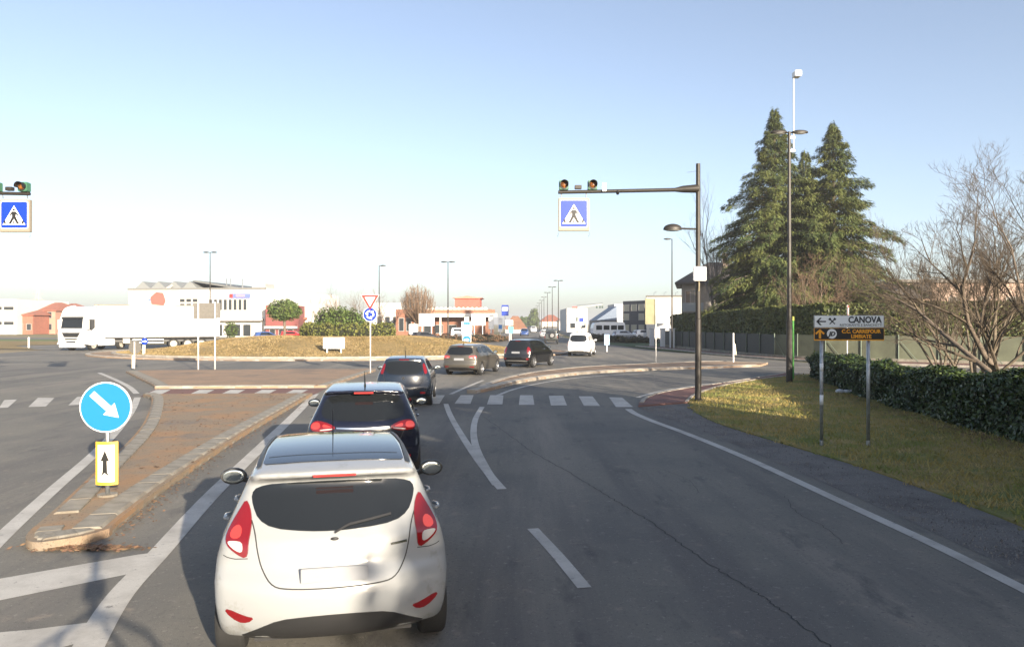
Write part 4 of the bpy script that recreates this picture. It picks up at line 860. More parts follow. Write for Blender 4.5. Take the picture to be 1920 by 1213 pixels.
r = empty('marker_post', (PX(54, 76), 76, .03), 0, 'small white marker post in the dry verge left of the truck', 'post'); Geo().tube([(0, 0, 0), (0, 0, .9)], .09, 8).obj('post', WPOLE, r); Geo().lathe([(.1, .9), (.1, 1.05), (.02, 1.1)], 8).obj('cap', WPOLE, r)
# small signs around the far exit
def far_sign(label, px, Y, ytop, ybot, wpx, m, legs=1, base=0, extra=None):
    r = empty('roadside_sign', (PX(px, Y), Y, base), 0, label, 'sign', 'signs by the filling station and the far exit')
    w_ = wpx/FPX*Y/2; z1, z0 = PZ(ytop, Y)-base, PZ(ybot, Y)-base
    plate('panel', rrect(-w_, w_, z0, z1, .05), 0, .12, m, r)
    for x in ([0] if legs == 1 else [-w_*.6, w_*.6]): Geo().tube([(x, .06, 0), (x, .06, z0+.1)], .06, 6).obj('post', WPOLE, r)
    if extra: plate('panel_band', rrect(-w_*.8, w_*.8, z0+(z1-z0)*extra[0], z0+(z1-z0)*extra[1], .03), -.01, .01, extra[2], r)
    return r
far_sign('large white blank-looking billboard on two posts before the brick building', 800, 96, 588, 611, 29, WHITE, 2, extra=(.05, .3, M('billboard_grey', (.45, .47, .45), .6)))
far_sign('small white cabinet-shaped sign left of the billboard', 775, 95, 608, 626, 17, WHITE, 2)
far_sign('white board sign under the canopy right end', 897, 104, 588, 610, 26, WHITE, 2)
far_sign('slim white totem between the canopy and the blue totem', 921, 118, 590, 617, 10, WHITE, 1)
far_sign('tall blue filling station totem with a white emblem', 947, 112, 572, 592, 13, BLUE, 1, extra=(.45, .8, WHITE))
far_sign('white and blue twin price panel under the blue totem', 938, 114, 596, 622, 8, WHITE, 1, extra=(.2, .5, CYAN))
far_sign('turquoise disc-like sign at the left of the far exit', 958, 92, 612, 625, 9, M('turquoise', (.1, .5, .55), .5), 1)
far_sign('white square sign above the turquoise one', 955, 94, 600, 610, 14, WHITE, 1)
far_sign('pale blue panel sign standing on the grass right of the white van', 1138, 66, 627, 647, 10, M('pale_blue', (.25, .38, .6), .5), 1, extra=(.35, .6, WHITE))
far_sign('white sign with blue square beside the far junction', 1090, 150, 594, 610, 11, WHITE, 1, extra=(.4, .9, BLUE))
# ---------------------------------------------------------------- articulated truck
tr = empty('articulated_truck', (-40.4, 68.4, 0), math.atan2(.98, .19), 'white articulated truck with plain curtain-side trailer driving round the roundabout', 'truck')
PTW = paint('truck_white', (.62, .62, .61), .35)          # local x runs from the nose to the tail, local -y is the side in view
cab = [(.0, .55), (.02, .95), (.0, 1.5), (.05, 1.95), (.22, 2.95), (.35, 3.1), (.60, 3.75), (1.1, 4.0), (2.2, 4.15), (2.25, .95), (1.85, .9), (1.6, .55)]
CBd = Geo().prism(chaikin(cab, 1), -1.3, 1.3, 'xz').obj('cab', PTW, tr, bevel=.09); smooth_by(CBd.data, 40)
def cabx(z): return .05+.17*(z-1.95)
def cabface(name, poly, m, d=.02):
    V = [(cabx(z)-d, y, z) for y, z in poly]+[(cabx(z)+.08, y, z) for y, z in poly]; n = len(poly)
    return Geo().add(V, [tuple(range(n)), tuple(range(2*n-1, n-1, -1))]+[(i, (i+1) % n, n+(i+1) % n, n+i) for i in range(n)]).obj(name, m, tr)
cabface('windscreen', [(-1.12, 2.05), (1.12, 2.05), (1.06, 2.92), (-1.06, 2.92)], GLASS); cabface('sun_visor', [(-1.1, 2.93), (1.1, 2.93), (1.05, 3.12), (-1.05, 3.12)], PLASTIC, .14)
Geo().prism([(-.95, 1.66), (.95, 1.66), (.7, 1.25), (-.7, 1.25)], -.05, .05, 'yz').obj('grille', PLASTIC, tr)
for z in (1.06, .80): Geo().box(-.045, .05, -.62+.15*(z < 1), .62-.15*(z < 1), z-.06, z+.06).obj('grille_slot', PLASTIC, tr)
for sg in (1, -1):
    Geo().box(-.03, .12, min(sg*.85, sg*1.22), max(sg*.85, sg*1.22), .82, 1.05).obj('headlamp', CLEAR, tr); Geo().cbox((.3, sg*1.52, 2.4), (.2, .2, .9)).obj('door_mirror', PTW, tr, bevel=.03)
    Geo().prism([(.40, 2.05), (1.0, 1.85), (1.4, 2.1), (1.4, 2.88), (.58, 2.88)], min(sg*1.29, sg*1.312), max(sg*1.29, sg*1.312), 'xz').obj('side_window', GLASS, tr)
    for q in ([(.3, .72), (.3, 2.0), (.52, 3.0)], [(1.52, .72), (1.52, 3.0)]): Geo().tube([(a, sg*1.30, b) for a, b in q], .012, 4).obj('door_gap', SEAM, tr)
    Geo().box(2.0, 4.1, min(sg*1.05, sg*1.28), max(sg*1.05, sg*1.28), .42, 1.05).obj('side_fairing', PTW, tr, bevel=.04)
    Geo().box(2.27, 2.75, min(sg*1.26, sg*1.29), max(sg*1.26, sg*1.29), 1.05, 4.0).obj('cab_side_deflector', PTW, tr)
    for x in (1.35, 5.05): wheel(tr, x, sg*1.08, .53, .34, M('truck_rim', (.42, .39, .34), .5), sg)
Geo().box(-.03, .3, -1.28, 1.28, .30, .54).obj('front_bumper', PTW, tr, bevel=.04)
Geo().box(.3, 6.2, -.5, .5, .62, 1.0).obj('chassis', PLASTIC, tr)
# trailer, turned against the tractor
A_, B_ = Vector((-39.7, 71.0)), Vector((PX(412, 76.3), 76.3)); dv = (B_-A_).normalized(); TL = (B_-A_).length; nv = Vector((-dv.y, dv.x))*1.28
Wt = Matrix.Translation((A_.x+nv.x, A_.y+nv.y, 0)) @ Matrix.Rotation(math.atan2(dv.y, dv.x), 4, 'Z')
Tm = (Matrix.Translation(tr.location) @ Matrix.Rotation(tr.rotation_euler.z, 4, 'Z')).inverted() @ Wt
n0 = len(tr.children)
had = set(tr.children)
Geo().box(0, TL, -1.22, 1.22, 1.08, 1.19).obj('trailer_floor', PLASTIC, tr)
Geo().box(0, TL, -1.28, 1.28, 1.2, 4.24).obj('trailer_box', M('trailer_curtain', (.62, .62, .62), .5, bump=.15, bscale=2.5), tr, bevel=.02)
Geo().box(-.02, TL+.02, -1.31, 1.31, 4.22, 4.30).obj('roof_rail', M('rail_tan', (.16, .11, .06), .6), tr)
for i in range(16):
    x = .3+i*(TL-.6)/15
    for sg in (1, -1): Geo().box(x-.03, x+.03, min(sg*1.283, sg*1.295), max(sg*1.283, sg*1.295), 1.24, 1.42).obj('curtain_strap', M('strap_grey', (.25, .25, .25), .7), tr)
for sg in (1, -1):
    for z in (.58, .86): Geo().box(3.2, TL-5.2, min(sg*1.15, sg*1.2), max(sg*1.15, sg*1.2), z, z+.1).obj('side_guard', STEEL, tr)
    for x in (TL-4.3, TL-3.0, TL-1.7): wheel(tr, x, sg*1.06, .5, .36, MATS['truck_rim'], sg)
Geo().box(2.4, 3.0, -1.25, -1.0, .6, 1.05).obj('tool_box', M('tool_box_tan', (.45, .42, .35), .6), tr); Geo().box(TL-.02, TL+.08, -1.2, 1.2, .6, .85).obj('rear_bumper', PLASTIC, tr); Geo().box(.8, TL-.3, -.5, .5, .7, 1.07).obj('trailer_chassis', PLASTIC, tr)
for o in tr.children:
    if o not in had: o.matrix_basis = Tm @ o.matrix_basis
# ---------------------------------------------------------------- vegetation
def np_obj(name, V, n_per, m, parent=None, kind=None, smooth=False):
    """faces of n_per vertices each from an (N, n_per, 3) array"""
    N = len(V); me = bpy.data.meshes.new(name); me.vertices.add(N*n_per); me.vertices.foreach_set('co', np.asarray(V, np.float32).ravel())
    me.loops.add(N*n_per); me.loops.foreach_set('vertex_index', np.arange(N*n_per, dtype=np.int32)); me.polygons.add(N)
    me.polygons.foreach_set('loop_start', np.arange(0, N*n_per, n_per, dtype=np.int32)); me.polygons.foreach_set('loop_total', np.full(N, n_per, np.int32)); me.update(); me.validate()
    o = link(name, me, m, parent)
    if kind: o['kind'] = kind
    return o
RG = np.random.default_rng(7)
def unit(n):
    v = RG.normal(size=(n, 3)); return v/np.linalg.norm(v, axis=1)[:, None]
def leaf_quads(C, size, nrm=None, jitter=.8, aspect=.55):
    n = len(C); d = unit(n)
    if nrm is not None: d = nrm+jitter*d; d /= np.linalg.norm(d, axis=1)[:, None]
    a = np.cross(d, unit(n)); a /= np.maximum(np.linalg.norm(a, axis=1), 1e-6)[:, None]; b = np.cross(d, a)
    s = size*RG.uniform(.6, 1.35, (n, 1)); return np.stack([C-a*s, C-b*s*aspect, C+a*s, C+b*s*aspect], 1)
BARK = M('bark_grey_brown', (.16, .125, .095), .9, var=.35, scale=6, bump=.5, bscale=30)
TWIG = M('twig_brown', (.105, .08, .056), .9, var=.3, scale=3)
TWIG2 = M('twig_red_brown', (.19, .125, .08), .9, var=.3, scale=3)
LBARK = M('bark_pale', (.16, .13, .095), .9, var=.4, scale=5, bump=.4, bscale=40)
def bare_tree(name, label, loc, H, seed, stems=5, spread=.5, levels=4, kids=(5, 5, 5), r0=.09, bark=BARK, twig=TWIG, group='bare winter trees', crook=.18, stub=.25, up=.25, sides=(6, 5, 4, 3, 3), lean=None):
    rnd = random.Random(seed); T = Geo(); B_ = Geo()
    root = empty(name, loc, 0, label, 'tree', group)
    def grow(p, d, L_, r, lev):
        n = 5 if lev < 2 else 3; pts = [p]; rad = [r]; dd = d.copy()
        for i in range(n):
            dd = (dd+Vector((rnd.gauss(0, crook), rnd.gauss(0, crook), rnd.gauss(0, crook*.6)+up*.12)))
            dd.normalize(); pts.append(pts[-1]+dd*(L_/n)); rad.append(r*(1-.72*(i+1)/n))
        (T if lev < 1 else B_).tube(pts, rad, sides[lev], cap=False)
        if lev < levels:
            k = kids[min(lev, len(kids)-1)]
            for j in range(k):
                t = stub+(1-stub)*(j+rnd.random())/k; f_ = t*n; i = min(int(f_), n-1); q = pts[i].lerp(pts[i+1], f_-i); base = (pts[i+1]-pts[i]).normalized()
                ax = base.orthogonal().normalized(); ax.rotate(Matrix.Rotation(rnd.uniform(0, 2*PI), 3, base))
                a = rnd.uniform(.35, .85); nd = (base*math.cos(a)+ax*math.sin(a)+Vector((0, 0, up))).normalized()
                grow(q, nd, L_*rnd.uniform(.38, .62)*(1.1-.35*t), max(rad[i]*.55, .004), lev+1)
    for s_ in range(stems):
        a = 2*PI*(s_+rnd.random()*.6)/stems; sp = spread*rnd.uniform(.5, 1.1)
        d0 = Vector((math.cos(a)*sp, math.sin(a)*sp, 1))
        if lean: d0 += Vector(lean)
        grow(Vector((math.cos(a)*.08, math.sin(a)*.08, -.05)), d0.normalized(), H*rnd.uniform(.62, .85), r0*rnd.uniform(.6, 1.1), 0)
    T.obj('trunk', bark, root, smooth=True, fix=False); B_.obj('crown', twig, root, fix=False); return root
bare_tree('bare_tree', 'pale multi-stemmed bare tree behind the low hedge at right', (PX(1842, 26), 26, 0), 6.8, 11, 9, .5, 4, (7, 6, 6, 5), .085, LBARK, TWIG, up=.22)
bare_tree('bare_tree', 'bare tree at the right frame edge with a dark leaning trunk', (PX(1950, 20), 20, 0), 7.6, 23, 5, .5, 4, (7, 6, 6, 4), .10, BARK, TWIG, up=.2, lean=(-.18, 0, 0))
bare_tree('bare_tree', 'bare spreading tree standing beside the pale multi-stemmed one', (PX(1770, 31), 31, 0), 6.4, 37, 7, .5, 4, (7, 6, 6, 4), .06, LBARK, TWIG)
bare_tree('bare_tree', 'bare roadside tree overhanging the verge from outside the frame', (11.6, 13.5, 0), 7.0, 41, 4, .5, 4, (6, 6, 5, 3), .09, BARK, TWIG, lean=(-.1, .1, 0))
bare_tree('bare_tree', 'tall thin bare tree left of the dark conifers', (PX(1350, 82), 82, 0), 15.5, 51, 3, .10, 4, (9, 6, 5, 3), .2, BARK, M('twig_grey', (.20, .18, .165), .9), crook=.07, up=.35)
bare_tree('bare_shrub', 'bare brown shrub rising over the hedge before the conifers', (PX(1520, 58), 58, 0), 8.0, 61, 7, .55, 4, (6, 5, 5, 3), .10, LBARK, TWIG2)
# conifers
NEED = M('cedar_needles', (.058, .088, .024), .8, var=.55, scale=.45, col2=(.13, .145, .036), island=.35)
def conifer(label, loc, H, W_, seed, nb=230, asym=0):
    rnd = random.Random(seed); root = empty('conifer', loc, 0, label, 'tree', 'tall conifers behind the hedge'); T = Geo(); L_ = Geo(); Q = []
    T.tube([(0, 0, 0), (.1, .05, H*.3), (0, 0, H*.7), (.05, 0, H*.99)], [H*.018, H*.014, H*.007, .02], 9)
    for i in range(nb):
        t = (i/nb)**.92; z = H*(.14+.855*t)+rnd.uniform(-.25, .25); a = i*2.39996+rnd.uniform(-.5, .5)
        rad = W_*(.92*(1-t)**.95+.10*math.sin(PI*min(t*1.3, 1)))*rnd.choice((.5, .7, .85, 1.0, 1.0, 1.12))*rnd.uniform(.85, 1.12)*(1+.12*math.sin(t*29+seed)+.12*math.cos(a*2+seed))+.2
        rise = .16+.5*t; ns = 7; pts = []
        for j in range(ns+1):
            u = j/ns; pts.append(Vector((math.cos(a)*rad*u, math.sin(a)*rad*u, z+rad*(rise*u-.46*u*u)+.04*math.sin(j*2+i))))
        L_.tube(pts, [max(.05*rad*.35*(1-j/ns), .008) for j in range(ns+1)], 4, cap=False)
        dr = Vector((math.cos(a), math.sin(a), 0)); sd = Vector((-math.sin(a), math.cos(a), 0))
        for q in range(int(45+480*rad/W_)):
            u = rnd.random()**.55; f_ = u*ns; j = min(int(f_), ns-1); p = pts[j].lerp(pts[j+1], f_-j)
            s_ = rnd.choice((-1, 1)); wid = (.16+.30*rad*(1.05-u)*.75)*rnd.random()**.8
            c = p+sd*s_*wid+dr*wid*.45+Vector((0, 0, -wid*.22+rnd.gauss(-.06, .13)))
            d = (sd*s_*rnd.uniform(.2, 1)+dr*rnd.uniform(.5, 1.1)+Vector((0, 0, rnd.uniform(-.75, .1)))).normalized()
            ln = rnd.uniform(.22, .48)*(.6+.5*(1-t)); wv = d.cross(Vector((rnd.uniform(-.6, .6), rnd.uniform(-.6, .6), 1))).normalized()*ln*.12
            Q.append((c-d*ln*.3, c+wv, c+d*ln*.8-Vector((0, 0, .07)), c-wv))
    T.obj('trunk', BARK, root, smooth=True, fix=False); L_.obj('limbs', BARK, root, fix=False)
    np_obj('crown', np.array([[tuple(v) for v in q] for q in Q]), 4, NEED, root); return root
conifer('left and taller of the two dark green conifers behind the hedge', (PX(1452, 70), 70, 0), PZ(208, 70), 7.7, 3, 400)
conifer('right and fuller of the two dark green conifers behind the hedge', (PX(1562, 68), 68, 0), PZ(232, 68), 7.0, 8, 390)
conifer('lower conifer top showing in the gap between the two tall ones', (PX(1510, 76), 76, 0), PZ(285, 76), 6.6, 27, 240)
conifer('low dense conifer filling the gap at the foot of the left one', (PX(1392, 76), 76, 0), 11, 4.2, 15, 140)
# trimmed hedges: a dark core with leaves all over it
LEAFD = M('hedge_leaf', (.06, .078, .02), .6, var=.5, scale=1.2, col2=(.10, .11, .028), island=.45)
LEAFN = M('laurel_leaf', (.028, .050, .014), .45, var=.4, scale=2, col2=(.05, .075, .018), island=.5)
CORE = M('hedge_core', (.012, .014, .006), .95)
def hedge(name, label, line, th, hts, m, size, dens, group=None, wob=.12, core=True, cat='hedge', bias=1):
    P = [Vector((*p, 0)) for p in line]; root = empty(name, (P[0].x, P[0].y, 0), 0, label, cat, group); o = P[0]; G_ = Geo(); C = []; Nn = []
    ring = []
    for i, p in enumerate(P):
        t = (P[min(i+1, len(P)-1)]-P[max(i-1, 0)]).normalized(); n = Vector((-t.y, t.x, 0)); h = hts[i]; q = p-o
        ring.append((q, n, h))
        G_.v += [tuple(q+n*.12), tuple(q+n*(th-.12)), tuple(q+n*(th-.12)+Vector((0, 0, h-.15))), tuple(q+n*.12+Vector((0, 0, h-.15)))]
        if i: a = 4*i-4; G_.f += [(a, a+4, a+7, a+3), (a+1, a+2, a+6, a+5), (a+3, a+7, a+6, a+2)]
    G_.f += [(0, 1, 2, 3), tuple(len(G_.v)-4+k_ for k_ in (3, 2, 1, 0))]
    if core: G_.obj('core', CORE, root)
    for (q0, n0, h0), (q1, n1, h1) in zip(ring, ring[1:]):
        L_ = (q1-q0).length; tv = np.array((q1-q0).normalized())
        for f_, area in (('front', L_*(h0+h1)/2), ('top', L_*th), ('back', L_*(h0+h1)/2*.4)):
            k_ = int(area*dens); u = RG.random(k_)[:, None]; v = RG.random(k_)[:, None]; b0 = np.array(q0)*(1-u)+np.array(q1)*u; nn = np.array(n0)*(1-u)+np.array(n1)*u; h = h0*(1-u)+h1*u
            ox = RG.normal(0, .05, (k_, 1))+wob*np.sin(b0[:, :1]*2.1+v*5)*np.cos(b0[:, 1:2]*1.7)*.5
            z = np.array([[0, 0, 1.]])
            if f_ == 'front': c = b0+z*v*h+nn*ox; no = -nn
            elif f_ == 'back': c = b0+z*v*h+nn*(th-ox); no = nn
            else: c = b0+nn*v*th+z*(h+ox); no = np.repeat(z, k_, 0)
            C.append(c); Nn.append(no)
    for (q, n, h), sg in ((ring[0], -1), (ring[-1], 1)):
        k_ = int(th*h*dens); u = RG.random(k_)[:, None]; v = RG.random(k_)[:, None]; tv = np.array((ring[1][0]-ring[0][0]).normalized() if sg < 0 else (ring[-1][0]-ring[-2][0]).normalized())*sg
        C.append(np.array(q)+np.array(n)*u*th+np.array([[0, 0, 1.]])*v*h+tv*RG.normal(0, .06, (k_, 1))); Nn.append(np.repeat(tv[None], k_, 0))
    C = np.concatenate(C); Nn = np.concatenate(Nn)
    np_obj('foliage', leaf_quads(C, size, Nn, .9), 4, m, root); return root
# hedge line runs with its visible face on the right of travel
hedge('low_hedge', 'low dark evergreen hedge along the grass verge at right', [(10.0, 6.5), (10.5, 12), (10.6, 15.4), (10.8, 17.8), (11.5, 23.6), (12.6, 29), (13.9, 34.8)][::-1], 1.5, [.98, 1.0, .98, 1.2, 1.38, 1.48, 1.5], LEAFN, .055, 1000, wob=.30)
hl = [(60, 38), (44, 39.5), (31, 43.2), (24.5, 47.2), (20.4, 50.4), (18.9, 53.8), (18, 60), (17, 70), (16.3, 80)][::-1]
hedge('tall_hedge', 'long clipped tall hedge behind the green fence', [(a+.9, b+.5) for a, b in hl], 1.7, [3.3, 3.4, 3.6, 3.7, 3.75, 3.75, 3.7, 3.6, 3.6], LEAFD, .11, 330, wob=.2)
# fence in front of it: mesh panels and posts, one by one
FEN = empty('green_fence', (hl[0][0], hl[0][1], 0), 0, 'green screened mesh fence at the foot of the tall hedge', 'fence')
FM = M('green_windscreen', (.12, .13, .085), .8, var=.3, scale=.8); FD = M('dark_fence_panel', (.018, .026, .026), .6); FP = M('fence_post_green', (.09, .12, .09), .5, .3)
FW = resample([(*p, 0) for p in hl], 2.2)
for i, (a, b) in enumerate(zip(FW, FW[1:])):
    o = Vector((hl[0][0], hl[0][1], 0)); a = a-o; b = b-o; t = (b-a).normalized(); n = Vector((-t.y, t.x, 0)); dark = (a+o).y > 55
    z0, z1 = .25, 1.72
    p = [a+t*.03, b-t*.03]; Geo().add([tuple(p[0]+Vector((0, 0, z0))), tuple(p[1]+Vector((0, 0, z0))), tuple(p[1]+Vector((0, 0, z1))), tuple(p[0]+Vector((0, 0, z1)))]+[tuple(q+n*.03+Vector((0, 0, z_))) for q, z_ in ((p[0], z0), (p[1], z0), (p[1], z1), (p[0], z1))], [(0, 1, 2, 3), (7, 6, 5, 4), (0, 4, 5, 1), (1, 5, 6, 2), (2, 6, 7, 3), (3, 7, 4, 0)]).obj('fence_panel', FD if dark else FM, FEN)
    Geo().tube([tuple(a-n*.05), tuple(a-n*.05+Vector((0, 0, 1.8)))], .035, 6).obj('post', FP, FEN)
    if not dark and i % 2 == 0: Geo().tube([tuple(a-n*.07+Vector((0, 0, 1.5))), tuple(a+t*1.1-n*.1+Vector((0, 0, .1)))], .02, 5).obj('brace', FP, FEN)
    Geo().add([tuple(q+n*k_+Vector((0, 0, z_))) for z_ in (0, .26) for q, k_ in ((a, -.1), (b, -.1), (b, .12), (a, .12))], [(0, 1, 5, 4), (1, 2, 6, 5), (2, 3, 7, 6), (3, 0, 4, 7), (4, 5, 6, 7)]).obj('footing', CONC, FEN)
# crowns of leaves
def leafy(name, label, loc, blobs, m, size, dens, trunk=None, group=None, cat='tree', core=.78, flat=False):
    root = empty(name, loc, 0, label, cat, group); Cs = []; Ns = []; g = Geo()
    for (cx, cy, cz, rx, ry, rz) in blobs:
        k_ = int(dens*(rx*ry+ry*rz+rx*rz)*4.2); d = unit(k_); rr = RG.uniform(.80, 1.06, (k_, 1))*(1+.09*np.sin(d[:, :1]*9+cx)*np.cos(d[:, 2:]*8+cy)); 
        Cs.append(np.array([[cx, cy, cz]])+d*rr*np.array([[rx, ry, rz]])); Ns.append(d)
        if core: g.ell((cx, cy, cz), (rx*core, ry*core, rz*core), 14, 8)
    C = np.concatenate(Cs); N_ = np.concatenate(Ns); keep = C[:, 2] > .05 if not trunk else C[:, 2] > -9
    np_obj('crown' if trunk else 'foliage', leaf_quads(C[keep], size, N_[keep], .9), 4, m, root)
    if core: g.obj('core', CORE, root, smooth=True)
    if trunk:
        T = Geo(); T.tube([(0, 0, -.1), (.05, 0, trunk[0]*.5), (0, .04, trunk[0])], [trunk[1], trunk[1]*.8, trunk[1]*.7], 8)
        for i in range(5): a = i*1.26; T.tube([(0, 0, trunk[0]*.85), (math.cos(a)*trunk[0]*.2, math.sin(a)*trunk[0]*.2, trunk[0]*1.15)], [trunk[1]*.5, trunk[1]*.25], 5)
        T.obj('trunk', BARK, root, smooth=True, fix=False)
    return root
OLIVE = M('olive_shrub_leaf', (.135, .135, .03), .8, var=.4, scale=1.3, col2=(.085, .10, .02), island=.4)
TOPI = M('topiary_leaf', (.05, .085, .015), .7, var=.4, scale=.8, col2=(.08, .11, .02), island=.4)
hz = mound_z(-18, 64)
bl = []
for i in range(44):
    a = 2*PI*i/44; bl.append((math.cos(a)*(3.5+.12*math.sin(i*2.3)), math.sin(a)*2.2, .5+.07*math.sin(i*1.7), .52, .6, .72+.10*math.sin(i*2.9+1)))
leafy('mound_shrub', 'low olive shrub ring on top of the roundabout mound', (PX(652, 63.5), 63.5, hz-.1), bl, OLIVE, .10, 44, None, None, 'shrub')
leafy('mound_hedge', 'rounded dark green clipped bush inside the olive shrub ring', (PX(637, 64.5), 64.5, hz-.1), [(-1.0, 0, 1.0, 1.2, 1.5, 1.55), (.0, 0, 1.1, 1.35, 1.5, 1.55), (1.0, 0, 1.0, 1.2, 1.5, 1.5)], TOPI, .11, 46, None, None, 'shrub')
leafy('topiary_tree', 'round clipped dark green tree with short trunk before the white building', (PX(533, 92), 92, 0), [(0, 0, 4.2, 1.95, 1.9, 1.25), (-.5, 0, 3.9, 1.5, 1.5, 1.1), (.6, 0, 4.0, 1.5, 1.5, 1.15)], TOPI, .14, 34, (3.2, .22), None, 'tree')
leafy('round_shrub', 'small round green shrub at the foot of the white building', (PX(433, 105), 105, 0), [(0, 0, 1.6, 1.0, 1, 1.1)], TOPI, .13, 34, None, None, 'shrub')
leafy('far_tree', 'far dark evergreen at the vanishing point of the road', (PX(1000, 420), 420, 0), [(0, 0, 4, 3.5, 3, 4), (.5, 0, 8, 2.2, 2, 3)], TOPI, .5, 5, (3, .4), 'far trees at the road end')
leafy('far_tree', 'far low tree left of the vanishing point', (PX(985, 460), 460, 0), [(0, 0, 3, 4, 3, 3.5)], TOPI, .5, 5, (2, .4), 'far trees at the road end')
leafy('far_tree', 'far thin tree nearest the brown hipped roof', (PX(978, 380), 380, 0), [(0, 0, 3.2, 1.2, 1.2, 3.2)], TOPI, .4, 6, (2, .3), 'far trees at the road end')
# pruned bare crowns and the row behind the mound
def broom(label, px, Y, H, wpx, seed, name='pruned_tree', twig=TWIG2, n=240):
    rnd = random.Random(seed); r = empty(name, (PX(px, Y), Y, 0), 0, label, 'tree', 'bare winter trees'); w_ = wpx/FPX*Y/2; B_ = Geo()
    Geo().tube([(0, 0, 0), (0, 0, H*.35)], [.28, .2], 8).obj('trunk', BARK, r)
    for i in range(n):
        a = rnd.uniform(0, 2*PI); q = w_*math.sqrt(rnd.random()); top = H*(1-.30*(q/w_)**2.2)*rnd.uniform(.82, 1.02)
        p0 = Vector((math.cos(a)*q*.15, math.sin(a)*q*.15, H*.3)); p2 = Vector((math.cos(a)*q, math.sin(a)*q, top)); p1 = p0.lerp(p2, .5)+Vector((math.cos(a)*q*.25, math.sin(a)*q*.25, 0))
        B_.tube([p0, p1, p2], [.05, .035, .012], 3, cap=False)
        for _ in range(4):
            t = rnd.uniform(.4, 1); s0 = p1.lerp(p2, t); B_.tube([s0, s0+Vector((rnd.gauss(0, .35), rnd.gauss(0, .35), rnd.uniform(.3, .9)))], [.022, .008], 3, cap=False)
    B_.obj('crown', twig, r, fix=False); return r
broom('large round-headed bare brown tree left of the filling station', 784, 112, PZ(534, 112), 68, 5)
for i, (px, top, Y) in enumerate(((603, 548, 118), (622, 536, 121), (644, 532, 119), (668, 545, 124), (692, 524, 120), (716, 540, 122), (733, 538, 118), (588, 556, 126))):
    bare_tree('bare_tree', ['first', 'second', 'third', 'fourth', 'fifth and tallest', 'sixth', 'seventh'][min(i, 6)]+' from the left of the bare trees behind the mound' if i < 7 else 'small bare tree at the left end of the row behind the mound', (PX(px, Y), Y, 0), PZ(top, Y)*1.05, 70+i, 2, .16, 3, (7, 6, 4), .12, BARK, M('twig_hazy', (.17, .13, .10), .9), 'bare trees behind the roundabout mound')
# low brown shrubs by the station
for i, (px, Y, w_, h_) in enumerate(((828, 98, 3.0, .9), (862, 97, 2.4, .8), (905, 100, 2.8, 1.0), (930, 103, 2.2, .8), (800, 99, 2.0, .7))):
    leafy('brown_shrub', ['widest', 'second', 'third', 'right end', 'left end'][i]+' russet ground shrub along the filling station verge', (PX(px, Y), Y, 0), [(0, 0, h_*.5, w_, .8, h_*.7)], M('russet_leaf', (.17, .095, .05), .9, var=.4, scale=2, island=.4), .12, 22, None, 'russet shrubs by the filling station', 'shrub')
for i, (px, Y, w_, h_) in enumerate(((1098, 108, 2.2, 1.0), (1122, 104, 2.4, .9), (1150, 100, 2.6, .8), (1195, 95, 3.5, .7))):
    leafy('roadside_shrub', ['first', 'second', 'third', 'fourth'][i]+' of the dark low shrubs right of the white van, from left', (PX(px, Y), Y, 0), [(0, 0, h_*.5, w_, .9, h_*.7)], M('olive_dark_leaf', (.07, .065, .03), .9, var=.4, scale=2, island=.4), .13, 22, None, 'low shrubs at the far right verge', 'shrub')
# trees out of frame on the right that shade the lane
SHL = M('shade_tree_leaf', (.06, .09, .025), .8, var=.4, scale=1, island=.4)
for i, (x, y, h_, w_) in enumerate(((11.2, -11.5, 7.5, 2.6), (11.0, -6.0, 8.0, 2.9), (10.8, -.5, 7.6, 2.7), (10.9, 4.6, 7.0, 2.4), (11.2, 8.6, 6.4, 1.9))):
    leafy('roadside_tree', ['first', 'second', 'third', 'fourth', 'last'][i]+' leafy roadside tree behind the low hedge, counted from behind the viewpoint', (x, y, 0), [(0, 0, h_*.62, w_, w_, h_*.36), (.5, -.6, h_*.36, w_*1.0, w_*1.1, h_*.26)], SHL, .2, 50, (h_*.35, .16), 'leafy trees beside the low hedge', 'tree', core=.42)
# ---------------------------------------------------------------- grass, leaves, stones
def in_poly(P, poly): return poly_sdf(poly, P[:, 0], P[:, 1]) < 0
def blades(name, P, z, h, m, label, lean=.6, wd=.012):
    n = len(P); hh = h*RG.uniform(.4, 1.3, n); a = RG.uniform(0, 2*PI, n); w_ = wd*RG.uniform(.6, 1.4, n); b = np.stack([P[:, 0], P[:, 1], z], 1)
    s_ = np.stack([np.cos(a)*w_, np.sin(a)*w_, 0*a], 1); l = RG.normal(0, lean, (n, 2))*hh[:, None]; t = b+np.stack([l[:, 0], l[:, 1], hh], 1)
    o = np_obj(name, np.stack([b-s_, b+s_, t], 1), 3, m); tag(o, label, 'grass', None, 'stuff'); return o
def grass_mat(name, c1, c2, c3, s):
    m = surface(name, [(c1,), (c2, s, .44, .58), (c3, s*2.7, .5, .66)], rough=.8, bump=0); return m
N = 150000; C = np.stack([RG.uniform(2, 15, N), RG.uniform(6, 37, N)], 1); C = C[(RG.random(N) < np.clip(14/C[:, 1], .25, 1))]; C = C[poly_sdf(verge_pts, C[:, 0], C[:, 1]) < .10*np.sin(C[:, 1]*5.1+C[:, 0]*3)+.07*np.sin(C[:, 1]*17)+RG.normal(0, .03, len(C))-.02]
blades('verge_grass', C, np.full(len(C), .015), .085, grass_mat('verge_blades', (.36, .275, .085), (.21, .235, .06), (.46, .345, .15), .5), 'patchy green and straw coloured grass on the right verge', .7, .011)
